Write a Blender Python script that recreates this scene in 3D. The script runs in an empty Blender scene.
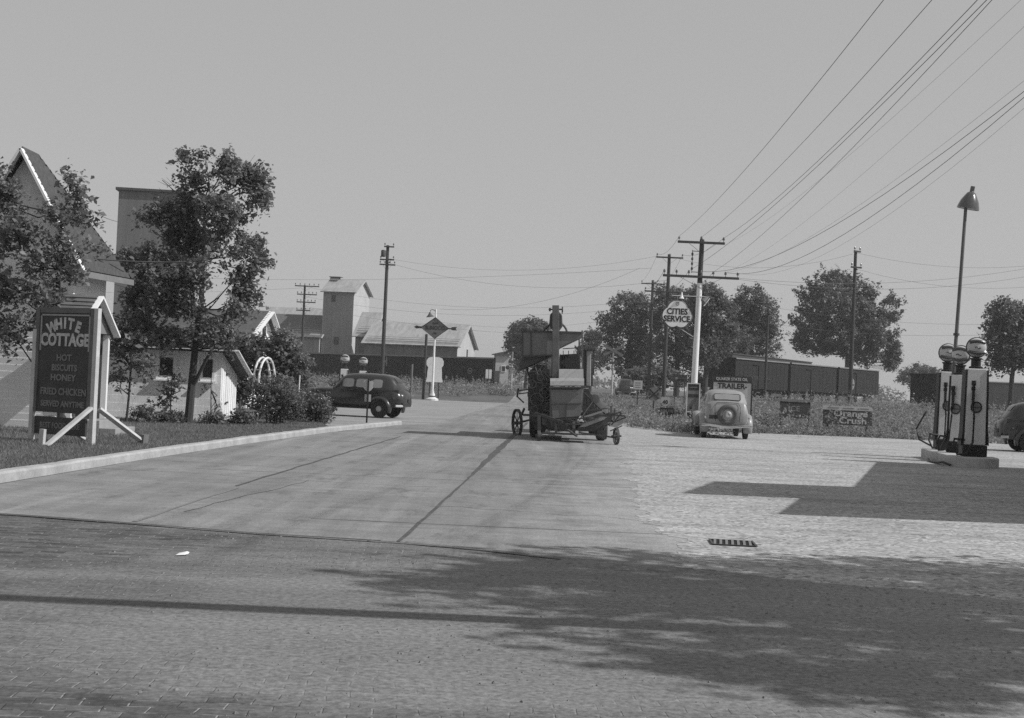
import bpy, bmesh, math, random
import numpy as np
from mathutils import Matrix, Vector, noise as mnoise

R = math.radians
SC = bpy.context.scene
COL = SC.collection
F, EYE = 1365.0, 1.6

# ------------------------------------------------------------------ camera
PITCH, ROLL = 1.007, 2.5
cam_data = bpy.data.cameras.new("camera")
cam = bpy.data.objects.new("camera", cam_data)
COL.objects.link(cam)
cam_data.sensor_width = 36.0
cam_data.lens = F / 1024 * 36.0
cam_data.clip_start, cam_data.clip_end = 0.1, 6000
CR = (Matrix.Rotation(R(90 + PITCH), 3, 'X') @ Matrix.Rotation(R(ROLL), 3, 'Z'))
cam.matrix_world = Matrix.Translation((0, 0, EYE)) @ CR.to_4x4()
SC.camera = cam


def ray(px, py):
    return CR @ Vector(((px - 512) / F, -(py - 359) / F, -1.0))


def G(px, py, z=0.0):
    d = ray(px, py)
    t = (z - EYE) / d.z
    return Vector((d.x * t, d.y * t, z))


def P(px, py, Y):
    d = ray(px, py)
    t = Y / d.y
    return Vector((d.x * t, Y, EYE + d.z * t))


def proj(p):
    v = CR.transposed() @ (Vector(p) - Vector((0, 0, EYE)))
    return 512 + F * v.x / -v.z, 359 - F * v.y / -v.z


def smooth(t):
    t = max(0.0, min(1.0, t))
    return t * t * (3 - 2 * t)


def terrain(x, y):
    s1 = smooth((y - 105) / 31)
    s2 = smooth((x - 8) / 8) * smooth((y - 57) / 25)
    return 0.9 * max(s1, s2)


def at(px, Y, z=None):
    """the spot on the ground seen in column px at depth Y"""
    zz = 0.0 if z is None else z
    for _ in range(6):
        lo, hi = -400.0, 1200.0
        for _ in range(40):
            mid = (lo + hi) / 2
            if P(px, mid, Y).z > zz:
                lo = mid
            else:
                hi = mid
        p = P(px, lo, Y)
        if z is not None:
            break
        zz = terrain(p.x, p.y)
    return Vector((p.x, p.y, zz))


# ------------------------------------------------------------------ materials
def _nodes(name):
    m = bpy.data.materials.new(name)
    m.use_nodes = True
    nt = m.node_tree
    return m, nt, nt.nodes['Principled BSDF']


def _math(nt, op, a, b=None, clamp=False):
    n = nt.nodes.new('ShaderNodeMath')
    n.operation = op
    n.use_clamp = clamp
    for i, v in enumerate((a, b)):
        if v is None:
            continue
        if isinstance(v, (int, float)):
            n.inputs[i].default_value = v
        else:
            nt.links.new(v, n.inputs[i])
    return n.outputs[0]


def _noise(nt, co, scale, detail=3, rough=0.6):
    n = nt.nodes.new('ShaderNodeTexNoise')
    n.inputs['Scale'].default_value = scale
    n.inputs['Detail'].default_value = detail
    n.inputs['Roughness'].default_value = rough
    nt.links.new(co, n.inputs['Vector'])
    return n.outputs[0]


def _range(nt, v, a, b, c, d):
    n = nt.nodes.new('ShaderNodeMapRange')
    n.inputs[1].default_value, n.inputs[2].default_value = a, b
    n.inputs[3].default_value, n.inputs[4].default_value = c, d
    nt.links.new(v, n.inputs[0])
    return n.outputs[0]


def _mix(nt, f, a, b):
    n = nt.nodes.new('ShaderNodeMix')
    n.data_type = 'FLOAT'
    for i, v in zip((0, 2, 3), (f, a, b)):
        if isinstance(v, (int, float)):
            n.inputs[i].default_value = v
        else:
            nt.links.new(v, n.inputs[i])
    return n.outputs[0]


def _grey(nt, v, sock):
    c = nt.nodes.new('ShaderNodeCombineColor')
    for i in range(3):
        nt.links.new(v, c.inputs[i])
    nt.links.new(c.outputs[0], sock)


def _coord(nt, kind='Object', scale=(1, 1, 1), rot=(0, 0, 0)):
    t = nt.nodes.new('ShaderNodeTexCoord')
    m = nt.nodes.new('ShaderNodeMapping')
    m.inputs['Scale'].default_value = scale
    m.inputs['Rotation'].default_value = rot
    nt.links.new(t.outputs[kind], m.inputs[0])
    return m.outputs[0]


def _bump(nt, h, strength, dist, bsdf):
    b = nt.nodes.new('ShaderNodeBump')
    b.inputs['Strength'].default_value = strength
    b.inputs['Distance'].default_value = dist
    nt.links.new(h, b.inputs['Height'])
    nt.links.new(b.outputs[0], bsdf.inputs['Normal'])


def mat(name, v, rough=0.75, var=0.18, scale=2.5, bump=0.0, spec=0.3, metal=0.0, stretch=(1, 1, 1), coat=0.0):
    """grey procedural surface with two octaves of dirt / wear"""
    m, nt, b = _nodes(name)
    co = _coord(nt, 'Object', stretch)
    n1 = _noise(nt, co, scale, 4)
    n2 = _noise(nt, co, scale * 9, 3)
    s = _math(nt, 'ADD', _math(nt, 'MULTIPLY', n1, 0.65), _math(nt, 'MULTIPLY', n2, 0.35))
    f = _range(nt, s, 0.3, 0.7, v * (1 - var), v * (1 + var))
    _grey(nt, f, b.inputs['Base Color'])
    rr = _range(nt, n1, 0.3, 0.7, max(0.05, rough - 0.08), min(1, rough + 0.08))
    nt.links.new(rr, b.inputs['Roughness'])
    b.inputs['Specular IOR Level'].default_value = spec
    b.inputs['Metallic'].default_value = metal
    b.inputs['Coat Weight'].default_value = coat
    if bump:
        _bump(nt, n2, bump, 0.02, b)
    return m


def leaf_mat(name, v, trans=0.35, var=0.35, scale=0.9):
    m, nt, b = _nodes(name)
    co = _coord(nt, 'Object')
    n1 = _noise(nt, co, scale, 2)
    n2 = _noise(nt, co, 14.0, 1)
    s = _math(nt, 'ADD', _math(nt, 'MULTIPLY', n1, 0.5), _math(nt, 'MULTIPLY', n2, 0.5))
    f = _range(nt, s, 0.32, 0.68, v * (1 - var), v * (1 + var))
    _grey(nt, f, b.inputs['Base Color'])
    b.inputs['Roughness'].default_value = 0.5
    b.inputs['Specular IOR Level'].default_value = 0.35
    tr = nt.nodes.new('ShaderNodeBsdfTranslucent')
    f2 = _math(nt, 'MULTIPLY', f, 1.1)
    _grey(nt, f2, tr.inputs['Color'])
    mx = nt.nodes.new('ShaderNodeMixShader')
    mx.inputs[0].default_value = trans
    nt.links.new(b.outputs[0], mx.inputs[1])
    nt.links.new(tr.outputs[0], mx.inputs[2])
    nt.links.new(mx.outputs[0], nt.nodes['Material Output'].inputs['Surface'])
    return m


M = {}
M['white'] = mat('white_paint', 0.80, 0.6, 0.10, 1.5)
M['white_worn'] = mat('worn_white_paint', 0.82, 0.75, 0.22, 2.0, 0.2, stretch=(1, 1, 0.35))
M['trim'] = mat('white_trim_paint', 0.78, 0.55, 0.08, 3)
M['cream'] = mat('pale_paint', 0.70, 0.5, 0.12, 2)
M['lightgrey'] = mat('light_grey_paint', 0.46, 0.6, 0.15, 2)
M['grey'] = mat('grey_paint', 0.20, 0.6, 0.18, 2)
M['dark'] = mat('dark_paint', 0.045, 0.6, 0.3, 2.5)
M['signdark'] = mat('dark_sign_paint', 0.055, 0.65, 0.5, 3)
M['signdark2'] = mat('faded_sign_paint', 0.075, 0.7, 0.25, 5)
M['sign_letters'] = mat('light_sign_lettering', 0.50, 0.7, 0.4, 9)
M['sign_faint'] = mat('faded_lettering', 0.20, 0.7, 0.25, 6)
M['sign_white'] = mat('enamel_white', 0.82, 0.4, 0.10, 2)
M['black'] = mat('black_paint', 0.022, 0.5, 0.3, 3)
M['wood'] = mat('grey_weathered_wood', 0.16, 0.85, 0.3, 5, 0.3, stretch=(4, 4, 0.4))
M['pole'] = mat('dark_pole_wood', 0.060, 0.9, 0.35, 5, 0.3, stretch=(4, 4, 0.3))
M['stake'] = mat('pale_lumber', 0.50, 0.8, 0.2, 5, 0.2)
M['bark'] = mat('bark', 0.055, 0.95, 0.4, 8, 0.6, stretch=(3, 3, 0.6))
M['concrete_base'] = mat('island_concrete', 0.42, 0.85, 0.2, 3, 0.25)
M['kerb'] = mat('kerb_concrete', 0.37, 0.85, 0.28, 2.2, 0.25)
M['shingle'] = mat('dark_shingles', 0.085, 0.85, 0.35, 7, 0.3)
M['shingle_grey'] = mat('grey_shingles', 0.13, 0.85, 0.3, 5, 0.3)
M['tin'] = mat('light_tin_roof', 0.34, 0.55, 0.3, 0.6, 0.1, stretch=(3, 1, 1))
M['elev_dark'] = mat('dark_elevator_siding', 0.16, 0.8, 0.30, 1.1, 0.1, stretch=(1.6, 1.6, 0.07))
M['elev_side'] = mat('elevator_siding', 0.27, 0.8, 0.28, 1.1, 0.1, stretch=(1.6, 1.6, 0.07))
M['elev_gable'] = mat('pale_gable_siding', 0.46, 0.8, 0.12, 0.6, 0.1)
M['boxcar'] = mat('boxcar_dark_red', 0.013, 0.8, 0.25, 0.8, stretch=(1, 1, 0.4))
M['boxcar_roof'] = mat('boxcar_roof_edge', 0.22, 0.7, 0.2, 1)
M['boxcar_grey'] = mat('boxcar_weathered', 0.06, 0.8, 0.2, 0.8, stretch=(1, 1, 0.4))
M['iron'] = mat('rusty_iron', 0.065, 0.7, 0.4, 6, 0.2, spec=0.4)
M['machine'] = mat('machine_paint', 0.125, 0.6, 0.35, 3, 0.1)
M['machine2'] = mat('machine_dark_paint', 0.072, 0.6, 0.35, 3, 0.1)
M['galv'] = mat('galvanised_sheet', 0.31, 0.5, 0.2, 2.2, 0.05, spec=0.4)
M['binsheet'] = mat('grey_sheet_steel', 0.16, 0.55, 0.22, 1.6, 0.05, spec=0.4)
M['rubber'] = mat('rubber', 0.032, 0.85, 0.25, 6, 0.2)
M['rubber_dusty'] = mat('dusty_rubber', 0.10, 0.9, 0.3, 6, 0.3)
M['chrome'] = mat('chrome', 0.62, 0.18, 0.05, 3, metal=1.0, spec=0.5)
M['glass'] = mat('dark_glass', 0.03, 0.08, 0.1, 1, spec=0.6)
M['glass_pale'] = mat('pale_glass', 0.26, 0.12, 0.1, 1, spec=0.6)
M['car_dark'] = mat('dark_car_paint', 0.028, 0.28, 0.15, 2, spec=0.5, coat=0.4)
M['car_tan'] = mat('pale_car_paint', 0.27, 0.38, 0.10, 2, spec=0.5, coat=0.25)
M['car_tan_roof'] = mat('faded_roof_fabric', 0.20, 0.8, 0.12, 3)
M['globe'] = mat('milk_glass', 0.50, 0.2, 0.10, 3, spec=0.5)
M['globe_band'] = mat('globe_band_paint', 0.085, 0.3, 0.2, 3)
M['pumpface'] = mat('pump_enamel', 0.66, 0.3, 0.12, 2, spec=0.5)
M['paper'] = mat('litter_paper', 0.75, 0.8, 0.05, 8)
M['wire'] = mat('wire', 0.05, 0.6, 0.1, 1)
M['wire_thin'] = mat('thin_wire', 0.16, 0.6, 0.1, 1)
M['insul'] = mat('insulator_glass', 0.12, 0.2, 0.1, 3, spec=0.6)
M['brickwall'] = mat('station_wall', 0.4, 0.8, 0.2, 2)
M['step'] = mat('step_concrete', 0.30, 0.85, 0.2, 3, 0.2)
M['leaf'] = leaf_mat('maple_leaves', 0.19)
M['leaf2'] = leaf_mat('light_leaves', 0.19)
M['leaf_dark'] = leaf_mat('dark_leaves', 0.12)
M['leaf_far'] = leaf_mat('tree_leaves', 0.15, 0.45)
M['leaf_far2'] = leaf_mat('pale_tree_leaves', 0.15, 0.3)
M['bush'] = leaf_mat('bush_leaves', 0.165)
M['weed'] = leaf_mat('weed_leaves', 0.25, 0.4, 0.4, 0.5)
M['grass'] = leaf_mat('grass_blades', 0.19, 0.3, 0.3, 0.8)
M['flower'] = mat('white_petals', 0.6, 0.8, 0.1, 3)


def ground_mat():
    m, nt, b = _nodes('ground_dirt_grass')
    co = _coord(nt)
    n = _noise(nt, co, 0.25, 5, 0.65)
    n2 = _noise(nt, co, 6, 4)
    s = _math(nt, 'ADD', _math(nt, 'MULTIPLY', n, 0.6), _math(nt, 'MULTIPLY', n2, 0.4))
    _grey(nt, _range(nt, s, 0.32, 0.68, 0.06, 0.17), b.inputs['Base Color'])
    b.inputs['Roughness'].default_value = 0.95
    b.inputs['Specular IOR Level'].default_value = 0.1
    _bump(nt, n2, 0.5, 0.05, b)
    return m


def gravel_mat(name, base, lo=0.42, hi=1.55):
    m, nt, b = _nodes(name)
    co = _coord(nt)
    big = _noise(nt, co, 0.35, 5, 0.6)
    mid = _noise(nt, _coord(nt, 'Object', (0.5, 2.2, 1), (0, 0, R(6))), 0.9, 4, 0.6)
    vor = nt.nodes.new('ShaderNodeTexVoronoi')
    vor.inputs['Scale'].default_value = 19
    nt.links.new(co, vor.inputs['Vector'])
    bw = nt.nodes.new('ShaderNodeRGBToBW')
    nt.links.new(vor.outputs['Color'], bw.inputs[0])
    vor2 = nt.nodes.new('ShaderNodeTexVoronoi')
    vor2.inputs['Scale'].default_value = 34
    nt.links.new(co, vor2.inputs['Vector'])
    bw2 = nt.nodes.new('ShaderNodeRGBToBW')
    nt.links.new(vor2.outputs['Color'], bw2.inputs[0])
    st = _math(nt, 'ADD', _math(nt, 'MULTIPLY', bw.outputs[0], 0.6), _math(nt, 'MULTIPLY', bw2.outputs[0], 0.4))
    stones = _range(nt, st, 0.2, 0.8, lo, hi)
    tone = _range(nt, _math(nt, 'ADD', _math(nt, 'MULTIPLY', big, .5), _math(nt, 'MULTIPLY', mid, .5)), 0.32, 0.68, base * 0.78, base * 1.2)
    fine = _noise(nt, co, 3.2, 4, 0.6)
    f = _range(nt, fine, 0.36, 0.62, 0.25, 1.0)       # patches with fewer stones
    v = _math(nt, 'MULTIPLY', tone, _mix(nt, f, 1.0, stones))
    rut = _noise(nt, _coord(nt, 'Object', (.10, 1.1, 1), (0, 0, R(14))), 1.3, 4, .65)
    v = _math(nt, 'MULTIPLY', v, _range(nt, rut, .50, .66, 1.04, .80))       # wheel ruts and oily ground
    _grey(nt, v, b.inputs['Base Color'])
    b.inputs['Roughness'].default_value = 0.95
    b.inputs['Specular IOR Level'].default_value = 0.1
    h = _math(nt, 'SUBTRACT', 1.0, vor.outputs['Distance'])
    _bump(nt, h, 0.35, 0.015, b)
    return m


def concrete_mat():
    m, nt, b = _nodes('road_concrete')
    co = _coord(nt)
    big = _noise(nt, co, 0.18, 5, 0.6)
    streak = _noise(nt, _coord(nt, 'Object', (1.6, 0.07, 1), (0, 0, R(3))), 1.0, 4, 0.6)
    fine = _noise(nt, co, 45, 3, 0.7)
    cross = _noise(nt, _coord(nt, 'Object', (0.12, 1.3, 1)), 1.0, 4, 0.65)
    s = _math(nt, 'ADD', _math(nt, 'MULTIPLY', big, .35), _math(nt, 'MULTIPLY', streak, .4))
    s = _math(nt, 'ADD', s, _math(nt, 'MULTIPLY', cross, .25))
    v = _range(nt, s, 0.36, 0.64, 0.15, 0.285)
    v = _math(nt, 'MULTIPLY', v, _range(nt, _noise(nt, _coord(nt, 'Object', (1.2, 2.6, 1)), 1.6, 5, .7), .3, .7, .86, 1.14))
    v = _math(nt, 'MULTIPLY', v, _range(nt, fine, 0.3, 0.7, 0.74, 1.26))
    drip = _noise(nt, _coord(nt, 'Object', (1.5, .5, 1), (0, 0, R(2.4))), 1.4, 4, .7)
    v = _math(nt, 'MULTIPLY', v, _range(nt, drip, .56, .68, 1.0, .72))       # oil drips and patches
    pale = _noise(nt, _coord(nt, 'Object', (.9, .05, 1), (0, 0, R(-5))), 1.9, 3, .6)
    v = _math(nt, 'MULTIPLY', v, _range(nt, pale, .55, .68, 1.0, 1.22))      # worn pale wheel tracks
    # loose gravel dragged onto the slab along its open edge
    sep = nt.nodes.new('ShaderNodeSeparateXYZ')
    nt.links.new(co, sep.inputs[0])
    fc = nt.nodes.new('ShaderNodeFloatCurve')
    cv = fc.mapping.curves[0]
    pts = [(12.0, 2.15), (13.0, 1.95), (15.5, 1.75), (19.0, 2.0), (25.0, 2.45), (34.0, 3.1), (46.0, 3.6), (60.0, 4.25)]
    cv.points[0].location = (pts[0][0] / 60, pts[0][1] / 10)
    cv.points[1].location = (1.0, pts[-1][1] / 10)
    for a, b_ in pts[1:-1]:
        cv.points.new(a / 60, b_ / 10)
    fc.mapping.update()
    nt.links.new(_math(nt, 'DIVIDE', sep.outputs[1], 60.0), fc.inputs['Value'])
    xb = _math(nt, 'MULTIPLY', fc.outputs[0], 10.0)
    dist = _math(nt, 'SUBTRACT', sep.outputs[0], xb)
    dist = _math(nt, 'ADD', dist, _range(nt, _noise(nt, co, 1.1, 5, .7), .3, .7, -1.1, 1.1))
    e = _range(nt, dist, -1.5, 0.15, 0.0, 0.95)
    grit = _math(nt, 'MULTIPLY', _range(nt, fine, 0.3, 0.7, 0.6, 1.4), 0.33)
    v = _mix(nt, e, v, grit)
    _grey(nt, v, b.inputs['Base Color'])
    b.inputs['Roughness'].default_value = 0.85
    b.inputs['Specular IOR Level'].default_value = 0.2
    _bump(nt, fine, 0.25, 0.01, b)
    return m


def brick_mat():
    m, nt, b = _nodes('street_bricks')
    co = _coord(nt, 'Object', (1, 1, 1), (0, 0, R(-3)))
    wob = nt.nodes.new('ShaderNodeVectorMath')
    wob.operation = 'ADD'
    nz = nt.nodes.new('ShaderNodeTexNoise')
    nz.inputs['Scale'].default_value = 1.3
    nt.links.new(co, nz.inputs['Vector'])
    sc = nt.nodes.new('ShaderNodeVectorMath')
    sc.operation = 'SCALE'
    sc.inputs['Scale'].default_value = 0.09
    nt.links.new(nz.outputs['Color'], sc.inputs[0])
    nt.links.new(co, wob.inputs[0])
    nt.links.new(sc.outputs[0], wob.inputs[1])
    br = nt.nodes.new('ShaderNodeTexBrick')
    br.inputs['Scale'].default_value = 1.0
    br.inputs['Brick Width'].default_value = 0.225
    br.inputs['Row Height'].default_value = 0.115
    br.inputs['Mortar Size'].default_value = 0.007
    br.inputs['Mortar Smooth'].default_value = 0.6
    br.inputs['Bias'].default_value = 0.0
    br.inputs['Color1'].default_value = (0.064, 0.064, 0.064, 1)
    br.inputs['Color2'].default_value = (0.128, 0.128, 0.128, 1)
    br.inputs['Mortar'].default_value = (0.10, 0.10, 0.10, 1)
    nt.links.new(wob.outputs[0], br.inputs['Vector'])
    bw = nt.nodes.new('ShaderNodeRGBToBW')
    nt.links.new(br.outputs['Color'], bw.inputs[0])
    n1 = _noise(nt, co, 0.7, 5, 0.65)
    n2 = _noise(nt, co, 22, 3, 0.7)
    n3 = _noise(nt, _coord(nt, 'Object', (0.10, 0.9, 1)), 1.0, 5, 0.6)
    v = _math(nt, 'MULTIPLY', bw.outputs[0], _range(nt, n2, 0.3, 0.7, 0.72, 1.3))
    v = _math(nt, 'MULTIPLY', v, _range(nt, n3, 0.35, 0.65, 0.8, 1.25))
    rows = _noise(nt, _coord(nt, 'Object', (1.3, 8.3, 1), (0, 0, R(-3))), 1.0, 3, .7)
    v = _math(nt, 'MULTIPLY', v, _range(nt, rows, .35, .65, .74, 1.28))
    spots = _noise(nt, co, 5.5, 3, .65)
    jl = _math(nt, 'MULTIPLY', br.outputs['Fac'], _range(nt, spots, .47, .58, 0.0, 0.9))
    v = _mix(nt, jl, v, 0.34)                 # pale grit left in some of the joints
    # dust and fine gravel lying over the bricks: a band across the street and the whole open side
    sep = nt.nodes.new('ShaderNodeSeparateXYZ')
    nt.links.new(_coord(nt), sep.inputs[0])
    X, Y = sep.outputs[0], sep.outputs[1]
    band = _range(nt, _math(nt, 'ABSOLUTE', _math(nt, 'SUBTRACT', Y, 9.4)), 0.4, 2.6, 0.55, 0.0)
    side = _range(nt, X, -4.2, -0.2, 0.0, 1.15)
    near = _range(nt, Y, 6.3, 7.8, 0.62, 1.0)
    d = _math(nt, 'ADD', _math(nt, 'MULTIPLY', _math(nt, 'ADD', band, side), near), _range(nt, n1, 0.3, 0.7, -0.5, 0.38))
    d = _math(nt, 'ADD', d, _range(nt, n3, 0.35, 0.65, -0.2, 0.2))
    d = _math(nt, 'ADD', d, 0.0, True)
    dust = _math(nt, 'MULTIPLY', _range(nt, n2, 0.3, 0.7, 0.11, 0.255), _range(nt, X, 1.5, 5.0, 1.0, 1.45))
    dust = _math(nt, 'MULTIPLY', dust, _range(nt, n3, .35, .65, .85, 1.15))
    v = _mix(nt, d, v, dust)
    _grey(nt, v, b.inputs['Base Color'])
    b.inputs['Roughness'].default_value = 0.85
    b.inputs['Specular IOR Level'].default_value = 0.25
    hb = _math(nt, 'MULTIPLY', _math(nt, 'SUBTRACT', 1.0, br.outputs['Fac']), _math(nt, 'SUBTRACT', 1.0, d))
    h = _math(nt, 'ADD', hb, _math(nt, 'MULTIPLY', n2, 0.35))
    _bump(nt, h, 0.8, 0.018, b)
    return m


M['ground'] = ground_mat()
M['gravel'] = gravel_mat('lot_gravel', 0.36, .34, 1.55)
M['gravel2'] = gravel_mat('drive_gravel', 0.27, 0.7, 1.3)
M['concrete'] = concrete_mat()
M['brick'] = brick_mat()
M['dirt'] = gravel_mat('street_dirt', 0.20, .6, 1.4)
M['tar'] = mat('tar_seam', 0.085, 0.8, 0.4, 3)
M['tar_thin'] = mat('old_joint', 0.15, 0.8, 0.3, 3)
M['lawn'] = mat('lawn_soil', 0.11, 0.95, 0.3, 2, 0.4)
M['pit'] = mat('drain_pit', 0.012, 0.9, 0.2, 2)
M['stone'] = mat('loose_stone', 0.19, 0.9, 0.4, 30, 0.2)


# ------------------------------------------------------------------ mesh building
def frame(d, up=(0, 0, 1)):
    d = Vector(d).normalized()
    u = Vector(up)
    if abs(d.dot(u)) > 0.98:
        u = Vector((0, 1, 0)) if abs(d.y) < 0.9 else Vector((1, 0, 0))
    x = d.cross(u).normalized()
    y = x.cross(d).normalized()
    return x, y


class MB:
    def __init__(s):
        s.v, s.f = [], []

    def add(s, vs, fs):
        o = len(s.v)
        s.v += [tuple(v) for v in vs]
        s.f += [[i + o for i in f] for f in fs]
        return s

    def box(s, c, d, rot=None):
        c = Vector(c)
        vs = []
        for x in (-.5, .5):
            for y in (-.5, .5):
                for z in (-.5, .5):
                    p = Vector((x * d[0], y * d[1], z * d[2]))
                    if rot is not None:
                        p = rot @ p
                    vs.append(c + p)
        return s.add(vs, [[0, 1, 3, 2], [4, 6, 7, 5], [0, 4, 5, 1], [2, 3, 7, 6], [0, 2, 6, 4], [1, 5, 7, 3]])

    def bar(s, p0, p1, w, h=None, up=(0, 0, 1)):
        p0, p1 = Vector(p0), Vector(p1)
        h = h or w
        x, y = frame(p1 - p0, up)
        vs = []
        for p in (p0, p1):
            for a, b in ((-1, -1), (1, -1), (1, 1), (-1, 1)):
                vs.append(p + x * (a * w / 2) + y * (b * h / 2))
        return s.add(vs, [[3, 2, 1, 0], [4, 5, 6, 7], [0, 1, 5, 4], [1, 2, 6, 5], [2, 3, 7, 6], [3, 0, 4, 7]])

    def rings(s, rings, caps=True, closed=True):
        n = len(rings[0])
        vs = [p for r in rings for p in r]
        fs = []
        for i in range(len(rings) - 1):
            for j in range(n if closed else n - 1):
                k = (j + 1) % n
                fs.append([i * n + j, i * n + k, (i + 1) * n + k, (i + 1) * n + j])
        if caps and closed:
            fs.append(list(range(n))[::-1])
            fs.append([(len(rings) - 1) * n + j for j in range(n)])
        return s.add(vs, fs)

    def cyl(s, p0, p1, r0, r1=None, n=12, caps=True):
        p0, p1 = Vector(p0), Vector(p1)
        r1 = r0 if r1 is None else r1
        x, y = frame(p1 - p0)
        rs = []
        for p, r in ((p0, r0), (p1, r1)):
            rs.append([p + x * (r * math.cos(2 * math.pi * j / n)) + y * (r * math.sin(2 * math.pi * j / n)) for j in range(n)])
        return s.rings(rs, caps)

    def tube(s, pts, r, n=6):
        pts = [Vector(p) for p in pts]
        rs = []
        for i, p in enumerate(pts):
            d = pts[min(i + 1, len(pts) - 1)] - pts[max(i - 1, 0)]
            x, y = frame(d)
            rr = r[i] if isinstance(r, (list, tuple)) else r
            rs.append([p + x * (rr * math.cos(2 * math.pi * j / n)) + y * (rr * math.sin(2 * math.pi * j / n)) for j in range(n)])
        return s.rings(rs)

    def prism(s, poly, y0, y1):
        """poly in the x-z plane, pushed from y0 to y1"""
        n = len(poly)
        vs = [(x, y0, z) for x, z in poly] + [(x, y1, z) for x, z in poly]
        fs = [list(range(n)), [n + i for i in range(n)][::-1]]
        for i in range(n):
            j = (i + 1) % n
            fs.append([j, i, n + i, n + j])
        return s.add(vs, fs)

    def prism3(s, poly, off):
        n = len(poly)
        off = Vector(off)
        vs = [Vector(p) for p in poly] + [Vector(p) + off for p in poly]
        fs = [list(range(n)), [n + i for i in range(n)][::-1]]
        for i in range(n):
            j = (i + 1) % n
            fs.append([j, i, n + i, n + j])
        return s.add(vs, fs)

    def lathe(s, prof, c=(0, 0, 0), axis=(0, 0, 1), n=20, loop=False):
        if loop:
            prof = list(prof) + [prof[0]]
        c, ax = Vector(c), Vector(axis).normalized()
        x, y = frame(ax)
        rs = []
        for r, z in prof:
            rs.append([c + ax * z + x * (r * math.cos(2 * math.pi * j / n)) + y * (r * math.sin(2 * math.pi * j / n)) for j in range(n)])
        return s.rings(rs, not loop)

    def ring(s, c, axis, R0, r, n=28, m=8):
        """torus"""
        c, ax = Vector(c), Vector(axis).normalized()
        x, y = frame(ax)
        vs, fs = [], []
        for i in range(n):
            a = 2 * math.pi * i / n
            d = x * math.cos(a) + y * math.sin(a)
            for j in range(m):
                t = 2 * math.pi * j / m
                vs.append(c + d * (R0 + r * math.cos(t)) + ax * (r * math.sin(t)))
        for i in range(n):
            for j in range(m):
                a, b_ = i * m + j, i * m + (j + 1) % m
                i2 = (i + 1) % n
                fs.append([a, i2 * m + j, i2 * m + (j + 1) % m, b_])
        return s.add(vs, fs)

    def ball(s, c, rx, ry=None, rz=None, n=16, m=10):
        ry, rz = ry or rx, rz or rx
        c = Vector(c)
        rs = []
        for i in range(m + 1):
            t = math.pi * (i + 0.001) / (m + 0.002)
            rs.append([c + Vector((rx * math.sin(t) * math.cos(2 * math.pi * j / n), ry * math.sin(t) * math.sin(2 * math.pi * j / n), -rz * math.cos(t))) for j in range(n)])
        return s.rings(rs)

    def courses(s, a, b, c, d, n, lift):
        """a lapped surface (shingles, clapboards): a-b its top edge, d-c its bottom edge"""
        a, b, c, d = Vector(a), Vector(b), Vector(c), Vector(d)
        nrm = (b - d).cross(c - d)
        if nrm.length < 1e-6:
            nrm = (c - a).cross(d - a)
        nrm.normalize()
        for i in range(n):
            t0, t1 = i / n, (i + 1) / n
            p0, p1 = a.lerp(d, t0), b.lerp(c, t0)
            q0, q1 = a.lerp(d, t1), b.lerp(c, t1)
            s.add([p0, p1, q1 + nrm * lift, q0 + nrm * lift, q0, q1], [[0, 3, 2, 1], [3, 4, 5, 2]])
        return s

    def text(s, body, Mx, size, bold=0.0, sx=1.0, ext=0.004, align='CENTER'):
        vs, fs = text_geo(body, size, bold, ext, align)
        return s.add([Mx @ Vector((v[0] * sx, -v[2], v[1])) for v in vs], fs)

    def build(s, name, m, parent=None, smooth_=False, bevel=0.0, loc=None):
        me = bpy.data.meshes.new(name)
        me.from_pydata(s.v, [], s.f)
        bm = bmesh.new()
        bm.from_mesh(me)
        bmesh.ops.recalc_face_normals(bm, faces=bm.faces)
        bm.to_mesh(me)
        bm.free()
        me.materials.append(m)
        if smooth_:
            me.polygons.foreach_set('use_smooth', [True] * len(me.polygons))
            try:
                me.set_sharp_from_angle(angle=R(38))
            except Exception:
                pass
        o = bpy.data.objects.new(name, me)
        COL.objects.link(o)
        if parent is not None:
            o.parent = parent
        if loc is not None:
            o.location = loc
        if bevel:
            md = o.modifiers.new('bevel', 'BEVEL')
            md.width = bevel
            md.segments = 2
            md.limit_method = 'ANGLE'
        return o


_tc = {}


def text_geo(body, size, bold, ext, align):
    k = (body, size, bold, ext, align)
    if k not in _tc:
        cu = bpy.data.curves.new('lettering', 'FONT')
        cu.body, cu.size, cu.offset, cu.extrude = body, size, bold, ext
        cu.align_x, cu.align_y = align, 'CENTER'
        cu.resolution_u = 3
        o = bpy.data.objects.new('lettering', cu)
        COL.objects.link(o)
        dg = bpy.context.evaluated_depsgraph_get()
        me = bpy.data.meshes.new_from_object(o.evaluated_get(dg))
        _tc[k] = ([tuple(v.co) for v in me.vertices], [list(p.vertices) for p in me.polygons])
        bpy.data.objects.remove(o)
        bpy.data.curves.remove(cu)
        bpy.data.meshes.remove(me)
    return _tc[k]


def tm(x, y, z, rz=0.0, ry=0.0):
    return Matrix.Translation((x, y, z)) @ Matrix.Rotation(rz, 4, 'Z') @ Matrix.Rotation(ry, 4, 'Y')


def tag(o, label=None, cat=None, group=None, kind=None):
    for k, v in (('label', label), ('category', cat), ('group', group), ('kind', kind)):
        if v:
            o[k] = v
    return o


def thing(name, label, cat, loc=(0, 0, 0), rz=0.0, group=None):
    o = bpy.data.objects.new(name, None)
    o.empty_display_size = 0.2
    COL.objects.link(o)
    o.location = loc
    o.rotation_euler = (0, 0, rz)
    return tag(o, label, cat, group)


KIDS = lambda o: [c for c in bpy.data.objects if c.parent == o]


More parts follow.
